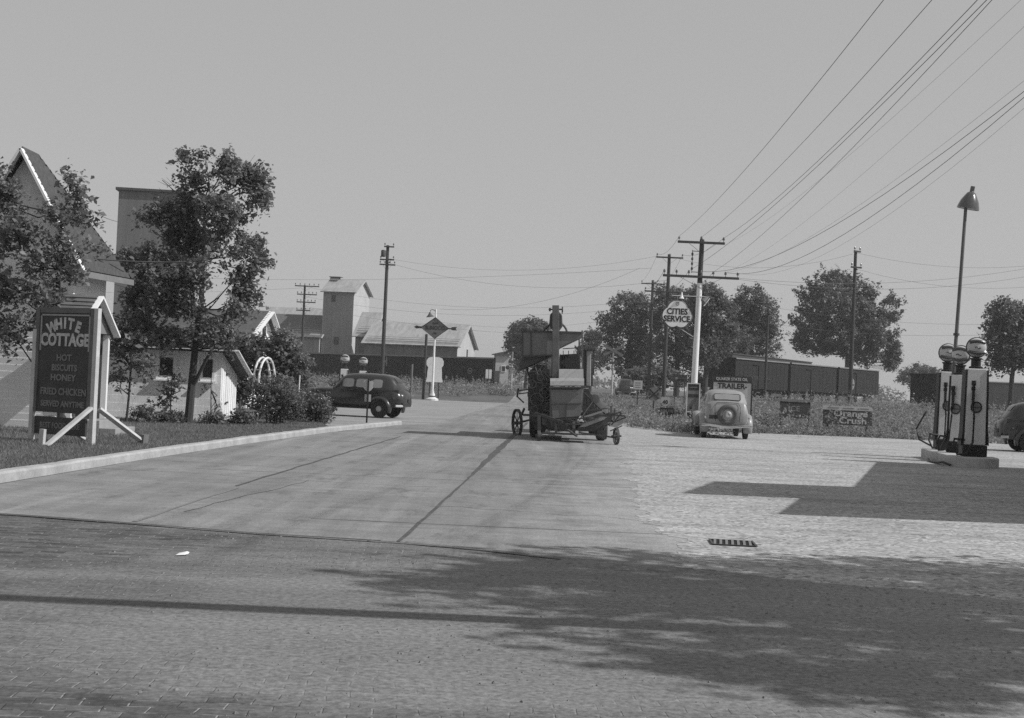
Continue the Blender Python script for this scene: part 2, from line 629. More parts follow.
def dup(o, loc=None, rz=None, label=None, parent=None):
    c = o.copy()
    COL.objects.link(c)
    if parent is not None:
        c.parent = parent
    if loc is not None:
        c.location = loc
    if rz is not None:
        c.rotation_euler = (0, 0, rz)
    if label:
        c['label'] = label
    for ch in KIDS(o):
        dup(ch, parent=c)
    return c


# ------------------------------------------------------------------ leaves
def quads_obj(name, V, m, parent=None, per=4):
    """V: (n*per, 3) corners of n loose faces"""
    n = len(V) // per
    me = bpy.data.meshes.new(name)
    me.vertices.add(n * per)
    me.vertices.foreach_set('co', np.asarray(V, np.float32).ravel())
    me.loops.add(n * per)
    me.loops.foreach_set('vertex_index', np.arange(n * per, dtype=np.int32))
    me.polygons.add(n)
    me.polygons.foreach_set('loop_start', np.arange(0, n * per, per, dtype=np.int32))
    me.update(calc_edges=True)
    me.materials.append(m)
    o = bpy.data.objects.new(name, me)
    COL.objects.link(o)
    if parent is not None:
        o.parent = parent
    return o


def leaf_corners(C, size, rng, up=0.5, aspect=0.62):
    n = len(C)
    N = rng.normal(size=(n, 3))
    N[:, 2] = np.abs(N[:, 2]) + up
    N /= np.linalg.norm(N, axis=1)[:, None]
    A = rng.normal(size=(n, 3))
    A -= (A * N).sum(1)[:, None] * N
    A /= np.linalg.norm(A, axis=1)[:, None]
    B = np.cross(N, A)
    s = (size * np.clip(rng.lognormal(-.08, .34, n), .4, 1.9))[:, None]
    fold = N * s * 0.12
    V = np.stack([C - A * s * .5, C + B * s * .5 * aspect + fold + A * s * 0.08, C + A * s * .5, C - B * s * .5 * aspect + fold + A * s * 0.08], 1)
    return V.reshape(-1, 3)


def sprays(lobes, ns, nl, L, rng, outer=0.35, gap=0.0, gfreq=0.9, up=0.5, spread=0.16):
    """leafy twigs spread through ellipsoids ((cx,cy,cz),(rx,ry,rz)); gap > 0 leaves holes"""
    vol = np.array([r[0] * r[1] * r[2] for _, r in lobes]) ** 0.8
    cnt = np.maximum(1, (ns * vol / vol.sum()).astype(int))
    out = []
    for (c, r), k in zip(lobes, cnt):
        c, r = np.array(c), np.array(r)
        d = rng.normal(size=(k, 3))
        d /= np.linalg.norm(d, axis=1)[:, None]
        rad = (outer + (1 - outer) * rng.uniform(0, 1, k) ** 0.6)[:, None]
        wob = np.array([0.85 + 0.4 * mnoise.noise(Vector(q * 2.1 + c)) for q in d])[:, None]
        p = c + d * r * rad * wob
        if gap > 0:
            keep = np.array([mnoise.noise(Vector(q * gfreq)) > -1 + gap for q in p])
            p, d = p[keep], d[keep]
        k = len(p)
        sd = d + rng.normal(size=(k, 3)) * 0.5
        sd[:, 2] += up
        sd /= np.linalg.norm(sd, axis=1)[:, None]
        t = np.linspace(0, 1, nl)
        q = p[:, None, :] + sd[:, None, :] * (t[None, :, None] * L) + rng.normal(size=(k, nl, 3)) * (L * spread)
        q[:, :, 2] -= (t ** 2)[None, :] * L * 0.25
        out.append(q.reshape(-1, 3))
    return np.concatenate(out)


def tree(name, label, loc, trunk, lobes, ns, nl, L, leaf, m, seed, group=None, gap=0.75, gfreq=0.9, tw=4, cat='tree', up=0.5, outer=0.35):
    """trunk: list of (points, radii) tubes; lobes and trunk in local metres"""
    rng = np.random.default_rng(seed)
    rnd = random.Random(seed)
    t = thing(name, label, cat, loc, 0, group)
    mb = MB()
    for pts, rad in trunk:
        mb.tube(pts, rad, 8)
    top = [Vector(p) for p in trunk[0][0]]
    for (c, r) in lobes:
        c = Vector(c)
        start = min(top[1:], key=lambda q: (q - c).length + max(0, q.z - c.z) * 2)
        midp = start.lerp(c, 0.5) + Vector((rnd.uniform(-.2, .2), rnd.uniform(-.2, .2), -0.1 * (c - start).length))
        r0 = max(0.015, min(0.09, 0.012 * (r[0] + r[2]) * 2))
        mb.tube([start, midp, c], [r0 * 1.3, r0, r0 * 0.6], 6)
        for _ in range(tw):
            e = c + Vector((rnd.gauss(0, .45) * r[0], rnd.gauss(0, .45) * r[1], rnd.uniform(-.2, .75) * r[2]))
            mb.tube([midp.lerp(c, 0.6), (midp + e) / 2 + Vector((0, 0, .05)), e], [r0 * .6, r0 * .4, r0 * .2], 5)
    mb.build('trunk', M['bark'], t, True)
    C = sprays(lobes, ns, nl, L, rng, outer, gap, gfreq, up)
    quads_obj('crown', leaf_corners(C, leaf, rng), m, t)
    return t


def bush(name, label, loc, lobes, ns, nl, L, leaf, m, seed, group=None, cat='bush', up=0.5):
    rng = np.random.default_rng(seed)
    rnd = random.Random(seed)
    t = thing(name, label, cat, loc, 0, group)
    mb = MB()
    for (c, r) in lobes:
        for _ in range(4):
            e = Vector(c) + Vector((rnd.gauss(0, .4) * r[0], rnd.gauss(0, .4) * r[1], rnd.uniform(0, .6) * r[2]))
            mb.tube([(c[0] * .5, c[1] * .5, 0), (Vector(c) * .6 + Vector((0, 0, .1))), e], [.02, .014, .007], 5)
    mb.build('stems', M['bark'], t, True)
    C = sprays(lobes, ns, nl, L, rng, 0.3, 0.62, 2.0, up)
    C[:, 2] = np.maximum(C[:, 2], 0.02)
    quads_obj('foliage', leaf_corners(C, leaf, rng), m, t)
    return t


def blades(name, pts, h, w, m, seed, lean=0.35):
    rng = np.random.default_rng(seed)
    n = len(pts)
    a = rng.uniform(0, 2 * np.pi, n)
    side = np.stack([np.cos(a), np.sin(a), np.zeros(n)], 1)
    tip = rng.normal(size=(n, 3)) * lean
    tip[:, 2] = 1
    hh = (h * rng.uniform(0.5, 1.35, n))[:, None]
    V = np.stack([pts - side * w / 2, pts + side * w / 2, pts + tip * hh], 1)
    return quads_obj(name, V.reshape(-1, 3), m, None, 3)
# ------------------------------------------------------------------ sky, sun, view
SUN_EL, SUN_AZ = 42.0, 11.0      # azimuth: degrees from straight right towards the camera side
w = bpy.data.worlds.new("World")
SC.world = w
w.use_nodes = True
wn = w.node_tree
sky = wn.nodes.new('ShaderNodeTexSky')
sky.sky_type = 'NISHITA'
sky.sun_disc = False
sky.sun_elevation = R(SUN_EL)
sky.sun_rotation = R(90 + SUN_AZ)
sky.air_density, sky.dust_density, sky.ozone_density = 1.0, 1.2, 1.0
bwn = wn.nodes.new('ShaderNodeRGBToBW')           # black-and-white film: the sky without its colour
wn.links.new(sky.outputs[0], bwn.inputs[0])
gm = wn.nodes.new('ShaderNodeMath')
gm.operation = 'POWER'
gm.inputs[1].default_value = 0.22
wn.links.new(bwn.outputs[0], gm.inputs[0])
bg = wn.nodes['Background']
gk = wn.nodes.new('ShaderNodeMath')
gk.operation = 'MULTIPLY'
gk.inputs[1].default_value = 2.02
wn.links.new(gm.outputs[0], gk.inputs[0])
wn.links.new(gk.outputs[0], bg.inputs['Color'])
bg.inputs['Strength'].default_value = 0.15
SKYNODES = (gm, bg)
sd = bpy.data.lights.new('sun', 'SUN')
sd.energy = 3.5
sd.angle = R(0.53)
sd.color = (1.0, 1.0, 1.0)
so = bpy.data.objects.new('sun', sd)
COL.objects.link(so)
to_sun = Vector((math.cos(R(SUN_EL)) * math.cos(R(SUN_AZ)), -math.cos(R(SUN_EL)) * math.sin(R(SUN_AZ)), math.sin(R(SUN_EL))))
so.rotation_euler = to_sun.to_track_quat('Z', 'Y').to_euler()
so.location = (30, 0, 40)
SC.view_settings.view_transform = 'Standard'
SC.view_settings.look = 'None'
SC.view_settings.gamma = 1.0
SC.view_settings.exposure = 0.17
SC.view_settings.use_curve_mapping = False
SC.cycles.use_denoising = False
SC.cycles.max_bounces = 8
SC.cycles.diffuse_bounces = 3


# ------------------------------------------------------------------ ground
def sheet(name, xs, ys, m, dz):
    vs = [(x, y, terrain(x, y) + dz) for y in ys for x in xs]
    n = len(xs)
    fs = [[j * n + i, j * n + i + 1, (j + 1) * n + i + 1, (j + 1) * n + i] for j in range(len(ys) - 1) for i in range(n - 1)]
    mb = MB()
    mb.add(vs, fs)
    o = mb.build(name, m, None, True)
    tag(o, kind='structure')
    return o


def flat(name, pts, z, m):
    me = bpy.data.meshes.new(name)
    bm = bmesh.new()
    f = bm.faces.new([bm.verts.new((p[0], p[1], z)) for p in pts])
    if f.normal.z < 0:
        f.normal_flip()
    bmesh.ops.triangulate(bm, faces=bm.faces)
    bm.normal_update()
    for f in bm.faces:
        if f.normal.z < 0:
            f.normal_flip()
    bm.to_mesh(me)
    bm.free()
    me.materials.append(m)
    o = bpy.data.objects.new(name, me)
    COL.objects.link(o)
    return tag(o, kind='structure')


xs = [-2500, -900, -400, -200, -120] + list(range(-80, 82, 2)) + [120, 200, 400, 900, 2500]
ys = [-60, -20, 0, 10, 20, 30, 40, 50] + list(range(54, 172, 2)) + [190, 240, 320, 500, 900, 1800, 4000]
sheet('ground', xs, ys, M['ground'], 0.0)

g2 = lambda px, py: tuple(G(px, py)[:2])
# street of bricks, the near ground
flat('brick_street', [(-40, 1.0), (40, 1.0), (40, 15.6), (-40, 15.6)], 0.004, M['brick'])

EDGE_R = [(705, 570), (690, 557), (668, 545), (650, 520), (641, 493), (632, 470), (622, 449), (612, 431)]   # open right edge of the slab
EDGE_L = [(400, 425), (330, 433), (250, 444), (150, 459.5), (22, 481), (-60, 496)]                     # along the kerb
near = [(-60, 511), (22, 515.5), (135, 524), (260, 534), (405, 543), (560, 560), (640, 568)]
R_ = [g2(*p) for p in EDGE_R]
L_ = [g2(*p) for p in EDGE_L]
RY0 = 56.0
xl = lambda y: -2.55 + .043 * (y - 53)
xr = lambda y: 3.95 + .043 * (y - 53)
RX_ = [(x + .9, y) for x, y in R_]
conc = [g2(*p) for p in near] + RX_ + [(xr(RY0), RY0), (xl(RY0), RY0), (-2.75, 48.5)] + L_
flat('concrete_road', conc, 0.012, M['concrete'])
yy = [RY0] + [y for y in range(58, 172, 2)] + [190, 240, 320, 500]
mb = MB()
mb.rings([[Vector((xl(y), y, terrain(0, y) + .012 + .0002 * (y - 56))), Vector((xr(y), y, terrain(0, y) + .012 + .0002 * (y - 56)))] for y in yy], False, False)
tag(mb.build('concrete_road', M['concrete']), kind='structure')

# gravel lots either side
far_r = [(1500, 462), (1024, 444), (930, 440), (860, 436.5), (760, 432), (690, 431.5), (652, 426), (640, 412)]
rj = random.Random(12)
Rj = []
for a, b in zip(R_, R_[1:]):
    n = max(1, int((Vector(b) - Vector(a)).length / .12))
    for i in range(n):
        q_ = Vector(a).lerp(Vector(b), i / n)
        nz_ = mnoise.noise(Vector((q_.x * .9, q_.y * .9, 2))) * .42 + mnoise.noise(Vector((q_.x * 4, q_.y * 4, 5))) * .16 + rj.uniform(-.05, .05)
        Rj.append((q_.x + nz_ - .05, q_.y))
Rj.append(R_[-1])
yn_ = lambda x: 9.3 + .47 * (8 - min(x, 8)) + min(1, (x - 1.85) / 2) * (.5 * mnoise.noise(Vector((x * .7, 3, 1))) + .12 * mnoise.noise(Vector((x * 3.1, 3, 7))))
nb_ = [(x, yn_(x), .7 * min(1, max(.0, (x - 1.85) / 2))) for x in np.arange(40, 1.9, -.15)]
lot = Rj + [g2(640, 412)] + [g2(*p) for p in far_r[::-1][1:]] + [(x, y + h) for x, y, h in nb_]
flat('gravel_lot', lot, 0.0145, M['gravel'])
mb = MB()                                       # the lot thins out to nothing over the street
mb.rings([[Vector((x, y + h, .0145)), Vector((x, y + h * .35, .0095)), Vector((x, y, .0045)), Vector((x, y - .002, .001))] for x, y, h in nb_], False, False)
tag(mb.build('gravel_lot', M['gravel'], None, True), kind='structure')
# dirt washed up against the end of the slab
mb = MB()
ne = [Vector(g2(*p)) for p in near[3:]] + [Vector(RX_[0])]
rs = []
for a, b in zip(ne, ne[1:]):
    n = max(1, int((b - a).length / .12))
    for k in range(n):
        q_ = a.lerp(b, k / n)
        ww = smooth((q_.x + 1.6) / 2.2) * (.32 + .22 * mnoise.noise(Vector((q_.x * 1.7, 1, 9))))
        if ww > .02:
            rs.append([Vector((q_.x, q_.y + .05 + ww * .3, .0135)), Vector((q_.x, q_.y - .01, .0125)), Vector((q_.x + .02, q_.y - ww, .0048)), Vector((q_.x + .02, q_.y - ww - .002, .001))])
mb.rings(rs, False, False)
tag(mb.build('dirt_edge', M['dirt'], None, True), kind='structure')
drive = [(-2.75, 47.2), g2(402, 425.2), g2(372, 428.5), g2(338, 431.5), g2(318, 421), g2(290, 412), (-19, 62), (-22, 78), g2(395, 396.5), g2(430, 397.2), g2(500, 393.5), (xl(112), 112), (xl(90), 90), (xl(70), 70), (xl(RY0), RY0)]
flat('gravel_drive', drive, 0.009, M['gravel2'])

# lawn and kerb on the left
kerb_pts = [g2(*p) for p in [(-60, 494), (22, 479.5), (150, 458.5), (250, 443.3), (330, 432.3), (372, 428), (402, 425)]]
KZ = 0.14


def kerb_at(y):
    for (x0, y0), (x1, y1) in zip(kerb_pts, kerb_pts[1:]):
        if y0 <= y <= y1:
            return x0 + (x1 - x0) * (y - y0) / (y1 - y0)
    return kerb_pts[0][0] if y < kerb_pts[0][1] else kerb_pts[-1][0]


mb = MB()
k3 = [Vector((x, y, 0)) for x, y in kerb_pts]
tot, seg = 0, 4.6
pl = []
for a, b in zip(k3, k3[1:]):
    n = max(1, int((b - a).length / 0.5))
    pl += [a.lerp(b, i / n) for i in range(n)]
pl.append(k3[-1])
rr_ = random.Random(4)
rs = []
for i, p_ in enumerate(pl):
    d = (pl[min(i + 1, len(pl) - 1)] - pl[max(0, i - 1)]).normalized()
    nn = Vector((-d.y, d.x, 0))
    dz = rr_.uniform(-.006, .006) - (.02 if i in (len(pl) - 9, len(pl) - 4) else 0)
    du = rr_.uniform(-.006, .006)
    prof = [(0 + du, -.05), (0.012 + du, KZ - .03 + dz), (0.04, KZ + dz), (.19, KZ + dz + .004), (.19, -.05)]
    rs.append([p_ + nn * u + Vector((0, 0, z)) for u, z in prof])
mb.rings(rs)
tag(mb.build('kerb', M['kerb']), kind='structure')
back = [(x - .17, y + .02) for x, y in kerb_pts[:-2]]
lawn_poly = back + [(G(334, 430).x - .3, G(334, 430).y), g2(318, 422), g2(290, 413), (-19, 60), (-60, 60), (-60, 17)]
o = flat('lawn', lawn_poly, 0.10, M['lawn'])
mb = MB()
mb.rings([[Vector((x, y, z)) for x, y in lawn_poly] for z in (-.05, .099)], False)
tag(mb.build('lawn_edge', M['lawn']), kind='structure')

# seams and joints of the slab, lying 4 mm above it
mb = MB()


def strip(mb, pts, w0, w1, z, jit=0.02, seed=1):
    rn = random.Random(seed)
    P2 = []
    for a, b in zip(pts, pts[1:]):
        n = max(2, int((Vector(b) - Vector(a)).length / .6))
        P2 += [Vector(a).lerp(Vector(b), i / n) for i in range(n)]
    P2.append(Vector(pts[-1]))
    rs = []
    for i, p in enumerate(P2):
        d = P2[min(i + 1, len(P2) - 1)] - P2[max(0, i - 1)]
        nrm = Vector((-d.y, d.x)).normalized()
        ww = (w0 + (w1 - w0) * i / len(P2)) * (1 + rn.uniform(-.22, .22))
        q = p + nrm * rn.uniform(-jit, jit)
        rs.append([Vector((*(q - nrm * ww / 2), z)), Vector((*(q + nrm * ww / 2), z))])
    mb.rings(rs, False, False)


cl = [(-1.02, 13.3), (-.62, 22.5), (-.32, 30.0), (-.05, 36.5), (.5, 50), (.75, 56)]
strip(mb, [cl[0], cl[1]], .045, .035, .017, .008, 1)
strip(mb, [cl[1], cl[2]], .04, .17, .017, .012, 2)
strip(mb, cl[2:], .17, .09, .017, .015, 3)
strip(mb, [tuple(g2(235, 487)), tuple(g2(330, 458)), tuple(g2(400, 437))], .05, .05, .017, .02, 4)
tag(mb.build('tar_seam', M['tar']), kind='structure')
mb = MB()                                       # hairline cracks of the slab
rc = random.Random(21)
for (x0, y0, x1, y1) in ((-6.2, 21, -1.0, 20.2), (-5.5, 28.5, -.5, 28.0), (-.6, 24.5, 2.2, 24.0), (-.9, 17.2, 1.6, 16.6), (-4.6, 36, -.2, 35.4), (-3.6, 15.2, -2.9, 20.5)):
    pts = [(x0 + (x1 - x0) * k / 9 + rc.uniform(-.05, .05), y0 + (y1 - y0) * k / 9 + rc.uniform(-.16, .16)) for k in range(10)]
    strip(mb, pts, .014, .010, .0165, .01, int(x0 * 10 + 99))
tag(mb.build('slab_cracks', M['tar']), kind='structure')
mb = MB()
strip(mb, [tuple(g2(135, 523)), tuple(g2(200, 501)), tuple(g2(238, 489))], .05, .035, .017, .015, 6)
for py, x0, x1 in ((482, 150, 640), (527.5, 300, 655)):
    y = G(480, py).y
    strip(mb, [(G(x0, py).x, y + .05), (G(x1, py).x, y)], .03, .03, .017, .012, py)
tag(mb.build('pale_joint', M['stone']), kind='structure')
mb = MB()
strip(mb, [tuple(g2(*p)) for p in [(-60, 512), (22, 516.5), (135, 525), (260, 535), (405, 544), (560, 561)]], .09, .03, .018, .03, 9)
tag(mb.build('edge_joint', M['tar']), kind='structure')

# drain grate
gp = G(732.5, 545)
t = thing('drain_grate', 'small iron drain grate with dark slots set in the pale gravel', 'drain grate', (gp.x, gp.y, 0.020), R(-4))
MB().box((0, 0, 0), (.50, .56, .004)).build('pit', M['pit'], t)
mb = MB()
for x in (-.25, .25):
    mb.box((x, 0, .007), (.024, .6, .010))
for y in (-.29, .29):
    mb.box((0, y, .006), (.48, .024, .008))
mb.build('grate_frame', M['iron'], t)
mb = MB()
for i in range(7):
    mb.bar((-.205 + i * .068 - .02, -.275, .006), (-.205 + i * .068 + .02, .275, .006), .030, .008)
mb.build('grate_bars', M['stone'], t)
t.scale = (.90, .80, 1)

# litter
p = G(181, 556)
mb = MB()
mb.add([(-.04, -.03, .002), (.03, -.02, .006), (.04, .04, .03), (-.03, .05, .012)], [[0, 1, 2, 3]])
mb.add([(.03, -.02, .006), (.06, .01, .012), (.06, .05, .022), (.04, .04, .03)], [[0, 1, 2, 3]])
o = mb.build('paper_scrap', M['paper'], None, loc=(p.x, p.y, .008))
tag(o, 'crumpled white scrap of paper lying on the brick street', 'litter')

# loose stones over the near street
rng = np.random.default_rng(3)
n = 12000
px = rng.uniform(-6, 8, n)
py = rng.uniform(6.2, 14.5, n)
dens = np.array([0.5 + 0.9 * mnoise.noise(Vector((a * .8, b * .8, 3))) for a, b in zip(px, py)]) + np.clip((px + 1.5) * .16, -.5, .5) + 0.75 * np.exp(-((py - 8.3) / .6) ** 2) * (px > -1.6)
k = rng.uniform(0, 1.6, n) < dens
px, py = px[k], py[k]
base = np.array([(-1, -1, 0), (1, -1, 0), (1, 1, 0), (-1, 1, 0), (-.5, -.5, .8), (.5, -.5, .9), (.5, .5, .8), (-.5, .5, .7)])
fidx = [(0, 1, 5, 4), (1, 2, 6, 5), (2, 3, 7, 6), (3, 0, 4, 7), (4, 5, 6, 7)]
n = len(px)
s = np.clip(rng.lognormal(-5.25, 0.42, n), .0025, .014)
V = base[None] * s[:, None, None] * rng.uniform(.6, 1.25, (n, 8, 3))
a = rng.uniform(0, 6.28, n)
ca, sa = np.cos(a)[:, None], np.sin(a)[:, None]
X = V[:, :, 0] * ca - V[:, :, 1] * sa + px[:, None]
Y = V[:, :, 0] * sa + V[:, :, 1] * ca + py[:, None]
V = np.stack([X, Y, V[:, :, 2] + .004], 2)
Q = np.concatenate([V[:, list(f)] for f in fidx], 0).reshape(-1, 3)
o = quads_obj('loose_gravel', Q, M['stone'])
tag(o, 'loose pebbles scattered over the brick street', 'gravel', kind='stuff')


# ------------------------------------------------------------------ grass and weeds
def in_poly(x, y, poly):
    c = np.zeros(len(x), bool)
    for (x0, y0), (x1, y1) in zip(poly, poly[1:] + poly[:1]):
        t_ = ((y0 > y) != (y1 > y)) & (x < (x1 - x0) * (y - y0) / (y1 - y0 + 1e-9) + x0)
        c ^= t_
    return c


rng = np.random.default_rng(5)
n = 170000
yy_ = 17 + 30 * rng.uniform(0, 1, n) ** 1.3
xx_ = np.array([kerb_at(v) for v in yy_]) - .2 - rng.uniform(0, 1, n) ** 1.4 * 6.5
k = in_poly(xx_, yy_, lawn_poly)
pts = np.stack([xx_[k], yy_[k], np.full(k.sum(), .10)], 1)
o = blades('lawn_grass', pts, .065, .014, M['grass'], 6, .6)
tag(o, 'short grass of the front lawn behind the kerb', 'grass', kind='stuff')


def weeds(name, n, region, h, m, seed, label, nl=12, leaf=.10, hvar=.35, tv=terrain):
    rng = np.random.default_rng(seed)
    P_ = region(n, rng)
    P_ = P_[[mnoise.noise(Vector((q[0] * .35, q[1] * .35, seed))) > -.22 - .1 * rng.uniform() for q in P_]]
    k = len(P_)
    hh = h * np.clip(1 + hvar * rng.normal(size=k), .3, 1.8) * np.array([1 + .6 * mnoise.noise(Vector((q[0] * .22, q[1] * .22, seed + 7))) for q in P_])
    t = rng.uniform(0.05, 1, (k, nl)) ** .8
    lean = rng.normal(size=(k, 1, 2)) * .25
    C = np.zeros((k, nl, 3))
    wd = (.16 * (1.1 - t))[:, :, None]
    C[:, :, :2] = P_[:, None, :] + lean * (t * hh[:, None])[:, :, None] + rng.normal(size=(k, nl, 2)) * wd
    z0 = np.array([tv(q[0], q[1]) for q in P_])
    C[:, :, 2] = z0[:, None] + t * hh[:, None]
    o = quads_obj(name, leaf_corners(C.reshape(-1, 3), leaf, rng, .15, .45), m)
    return tag(o, label, 'weeds', kind='stuff')


def reg_right(n, rng):
    y = 54.5 + 32 * rng.uniform(0, 1, n) ** 1.5
    x = 8.0 + rng.uniform(0, 1, n) * 26
    fy = np.interp(x, [8, 10, 14, 18, 22, 34], [54.3, 55.2, 56.0, 55.5, 54.8, 54])
    k = y > fy
    return np.stack([x[k], y[k]], 1)


weeds('tall_weeds', 5200, reg_right, .62, M['weed'], 8, 'tall weeds growing on the bank before the freight cars', 13, .11)


def reg_rfront(n, rng):
    x = 7.0 + rng.uniform(0, 1, n) * 24
    fy = np.interp(x, [7, 8, 10, 14, 18, 22, 34], [54, 54.0, 54.9, 55.7, 55.2, 54.6, 53.6])
    return np.stack([x, fy + rng.uniform(0, 1, n) ** 2 * 5], 1)


weeds('low_weeds', 3600, reg_rfront, .20, M['weed'], 9, 'low grass and weeds along the edge of the gravel lot', 10, .09)


def reg_roadside(n, rng):
    y = 50 + 75 * rng.uniform(0, 1, n)
    x = np.maximum(xr(y) + .9 + rng.exponential(2.2, n) * .8, np.interp(y, [50, 56, 75, 130], [6.9, 5.0, 5.3, 7.6]))
    return np.stack([x, y], 1)[x < 15]


weeds('roadside_grass', 5200, reg_roadside, .34, M['weed'], 11, 'grass growing beside the road below the pole signs', 10, .10)


def reg_left(n, rng):
    y = 84 + 66 * rng.uniform(0, 1, n) ** 1.4
    x = rng.uniform(-42, 1, n)
    fy = np.interp(x, [-42, -22, -10, -3, 1], [84, 86, 112, 116, 120])
    k = y > fy
    return np.stack([x[k], y[k]], 1)


weeds('siding_weeds', 6500, reg_left, .62, M['weed'], 12, 'weeds along the siding before the far freight cars', 12, .17, .4)


# far woods on the horizon
def woods(name, label, boxes, n, seed):
    rng = np.random.default_rng(seed)
    lob = []
    for (x0, x1, y0, h) in boxes:
        k = max(2, int((x1 - x0) / 7))
        for i in range(k):
            hh = h * rng.uniform(.65, 1.15)
            lob.append(((x0 + (x1 - x0) * (i + rng.uniform(.2, .8)) / k, y0 + rng.uniform(-12, 12), .9 + hh * .45), (6.5, 5, hh * .55)))
    C = sprays(lob, n, 9, 2.2, rng, .3)
    o = quads_obj(name, leaf_corners(C, 1.1, rng), M['leaf_far2'])
    return tag(o, label, 'woods', kind='stuff')


woods('far_woods', 'far wood reading as one low mass along the horizon', [(-320, -60, 480, 8), (-60, 60, 520, 6), (60, 140, 500, 5), (130, 330, 380, 8)], 5200, 21)
# ------------------------------------------------------------------ WHITE COTTAGE: house, sign, shed
t = thing('cottage', 'white clapboard cottage with steep shingled roof and small gabled porch', 'house', (0, 0, 0))
YF = 30.6                                   # front gable plane
ev, rg = Vector((-9.65, YF, 3.72)), P(22, 146, YF)
xrdg = rg.x
xl_e = xrdg - (ev.x - xrdg)                 # far eave, mirrored
yb = 33.9
ridge_b = Vector((xrdg, YF + 1.1, rg.z))
wallx = ev.x - .42
z_at = lambda x: rg.z - (x - xrdg) / (ev.x - xrdg) * (rg.z - ev.z)
mb = MB()
wxl = xl_e + .42
base = .12
# right wall, front gable wall, rear walls: lapped boards
mb.courses((wallx, YF + .35, z_at(wallx) - .12), (wallx, yb - .3, z_at(wallx) - .12), (wallx, yb - .3, base), (wallx, YF + .35, base), 27, .010)
mb.courses((wxl, YF + .35, z_at(wallx) - .12), (wallx, YF + .35, z_at(wallx) - .12), (wallx, YF + .35, base), (wxl, YF + .35, base), 27, .010)
mb.courses((xrdg - .02, YF + .35, rg.z - .15), (xrdg + .02, YF + .35, rg.z - .15), (wallx, YF + .35, z_at(wallx) - .12), (wxl, YF + .35, z_at(wallx) - .12), 18, .010)
mb.add([(wxl, yb - .3, base), (wallx, yb - .3, base), (wallx, yb - .3, ev.z), (wxl, yb - .3, ev.z)], [[0, 1, 2, 3]])
mb.add([(wxl, YF + .35, base), (wxl, yb - .3, base), (wxl, yb - .3, ev.z), (wxl, YF + .35, ev.z)], [[0, 1, 2, 3]])
mb.build('wall', M['white'], t)
mb = MB()
er = Vector((ev.x + .14, yb, ev.z + .06))
ef = Vector((ev.x + .0, YF, ev.z))
mb.courses((xrdg, YF, rg.z), ridge_b, er, ef, 20, .05)
mb.courses(ridge_b, (xrdg, YF, rg.z), (xl_e, YF, ev.z), (xl_e, yb, ev.z), 26, .03)
mb.courses(ridge_b, ridge_b, (xl_e, yb, ev.z), er, 26, .03)
mb.add([(xrdg, YF, rg.z - .10), ridge_b - Vector((0, 0, .1)), er - Vector((0, 0, .1)), ef - Vector((0, 0, .1))], [[0, 1, 2, 3]])
rf = mb.build('roof', M['shingle'], t)
mb = MB()
off = Vector((0, -.03, -.07))
mb.bar(Vector((xrdg, YF, rg.z)) + off, ef + off, .05, .20, up=(0, 1, 0))
mb.bar(Vector((xrdg, YF, rg.z)) + off, Vector((xl_e, YF, ev.z)) + off, .05, .20, up=(0, 1, 0))
mb.build('bargeboard', M['trim'], t)
MB().bar(ef + Vector((.02, 0, -.1)), er + Vector((.02, 0, -.1)), .04, .14).build('eave_board', M['grey'], t)
for wx_ in (wallx - 2.9,):
    mb = MB()
    mb.box((wx_, YF + .31, 1.75), (.95, .05, 1.5))
    f = mb.build('window', M['trim'], t)
    MB().box((wx_, YF + .278, 1.75), (.75, .02, 1.3)).build('pane', M['glass'], f)
f = MB().box((wallx + .03, 32.6, 1.9), (.05, .9, 1.4)).build('window', M['trim'], t)
MB().box((wallx + .062, 32.6, 1.9), (.02, .7, 1.2)).build('pane', M['glass'], f)
# corner board
MB().box((wallx + .02, YF + .33, (base + ev.z) / 2), (.13, .13, ev.z - base - .1)).build('corner_board', M['trim'], t)
# porch
px1 = -9.0
pk = P(103, 296, 29.9)
py_, pz = 29.6, pk.z
hw_, drop = 1.4, .82
x0p = wallx - .02
mb = MB()
for sgn in (-1, 1):
    a, b = Vector((x0p, py_, pz)), Vector((px1, py_, pz))
    c, d = Vector((px1, py_ + sgn * hw_, pz - drop)), Vector((x0p, py_ + sgn * hw_, pz - drop))
    if sgn < 0:
        mb.courses(b, a, d, c, 9, .025)
    else:
        mb.courses(a, b, c, d, 9, .025)
    dn = Vector((0, 0, -.06))
    mb.add([a + dn, b + dn, c + dn, d + dn], [[0, 1, 2, 3]])
pr = mb.build('porch_roof', M['shingle_grey'], t)
mb = MB()
for sgn in (-1, 1):
    mb.bar((px1 + .02, py_, pz - .04), (px1 + .02, py_ + sgn * hw_, pz - drop - .04), .05, .15, up=(1, 0, 0))
mb.build('bargeboard', M['trim'], pr)
mb = MB()
mb.prism3([(px1 - .1, py_ - hw_ + .12, pz - drop), (px1 - .1, py_ + hw_ - .12, pz - drop), (px1 - .1, py_, pz - .1)], (-.05, 0, 0))
mb.build('porch_gable', M['grey'], t)
for yy1 in (py_ - 1.2, py_ + 1.2):
    MB().box((px1 - .16, yy1, (pz - drop) / 2 + .06), (.12, .12, pz - drop - .16)).build('porch_post', M['trim'], t)
mb = MB()
mb.box((wallx + .06, py_ + .75, 1.12), (.06, 1.15, 2.0))
MB().box((wallx + .1, 31.6, 1.1), (.05, .9, 2.0)).build('door', M['dark'], t)
mb = MB()
mb.courses((wallx + .12, 30.9, pz - drop), (px1 - .2, 31.1, pz - drop), (px1 - .2, 31.1, .15), (wallx + .12, 30.9, .15), 4, .01)
mb.build('porch_screen', M['machine2'], t)
mb = MB()
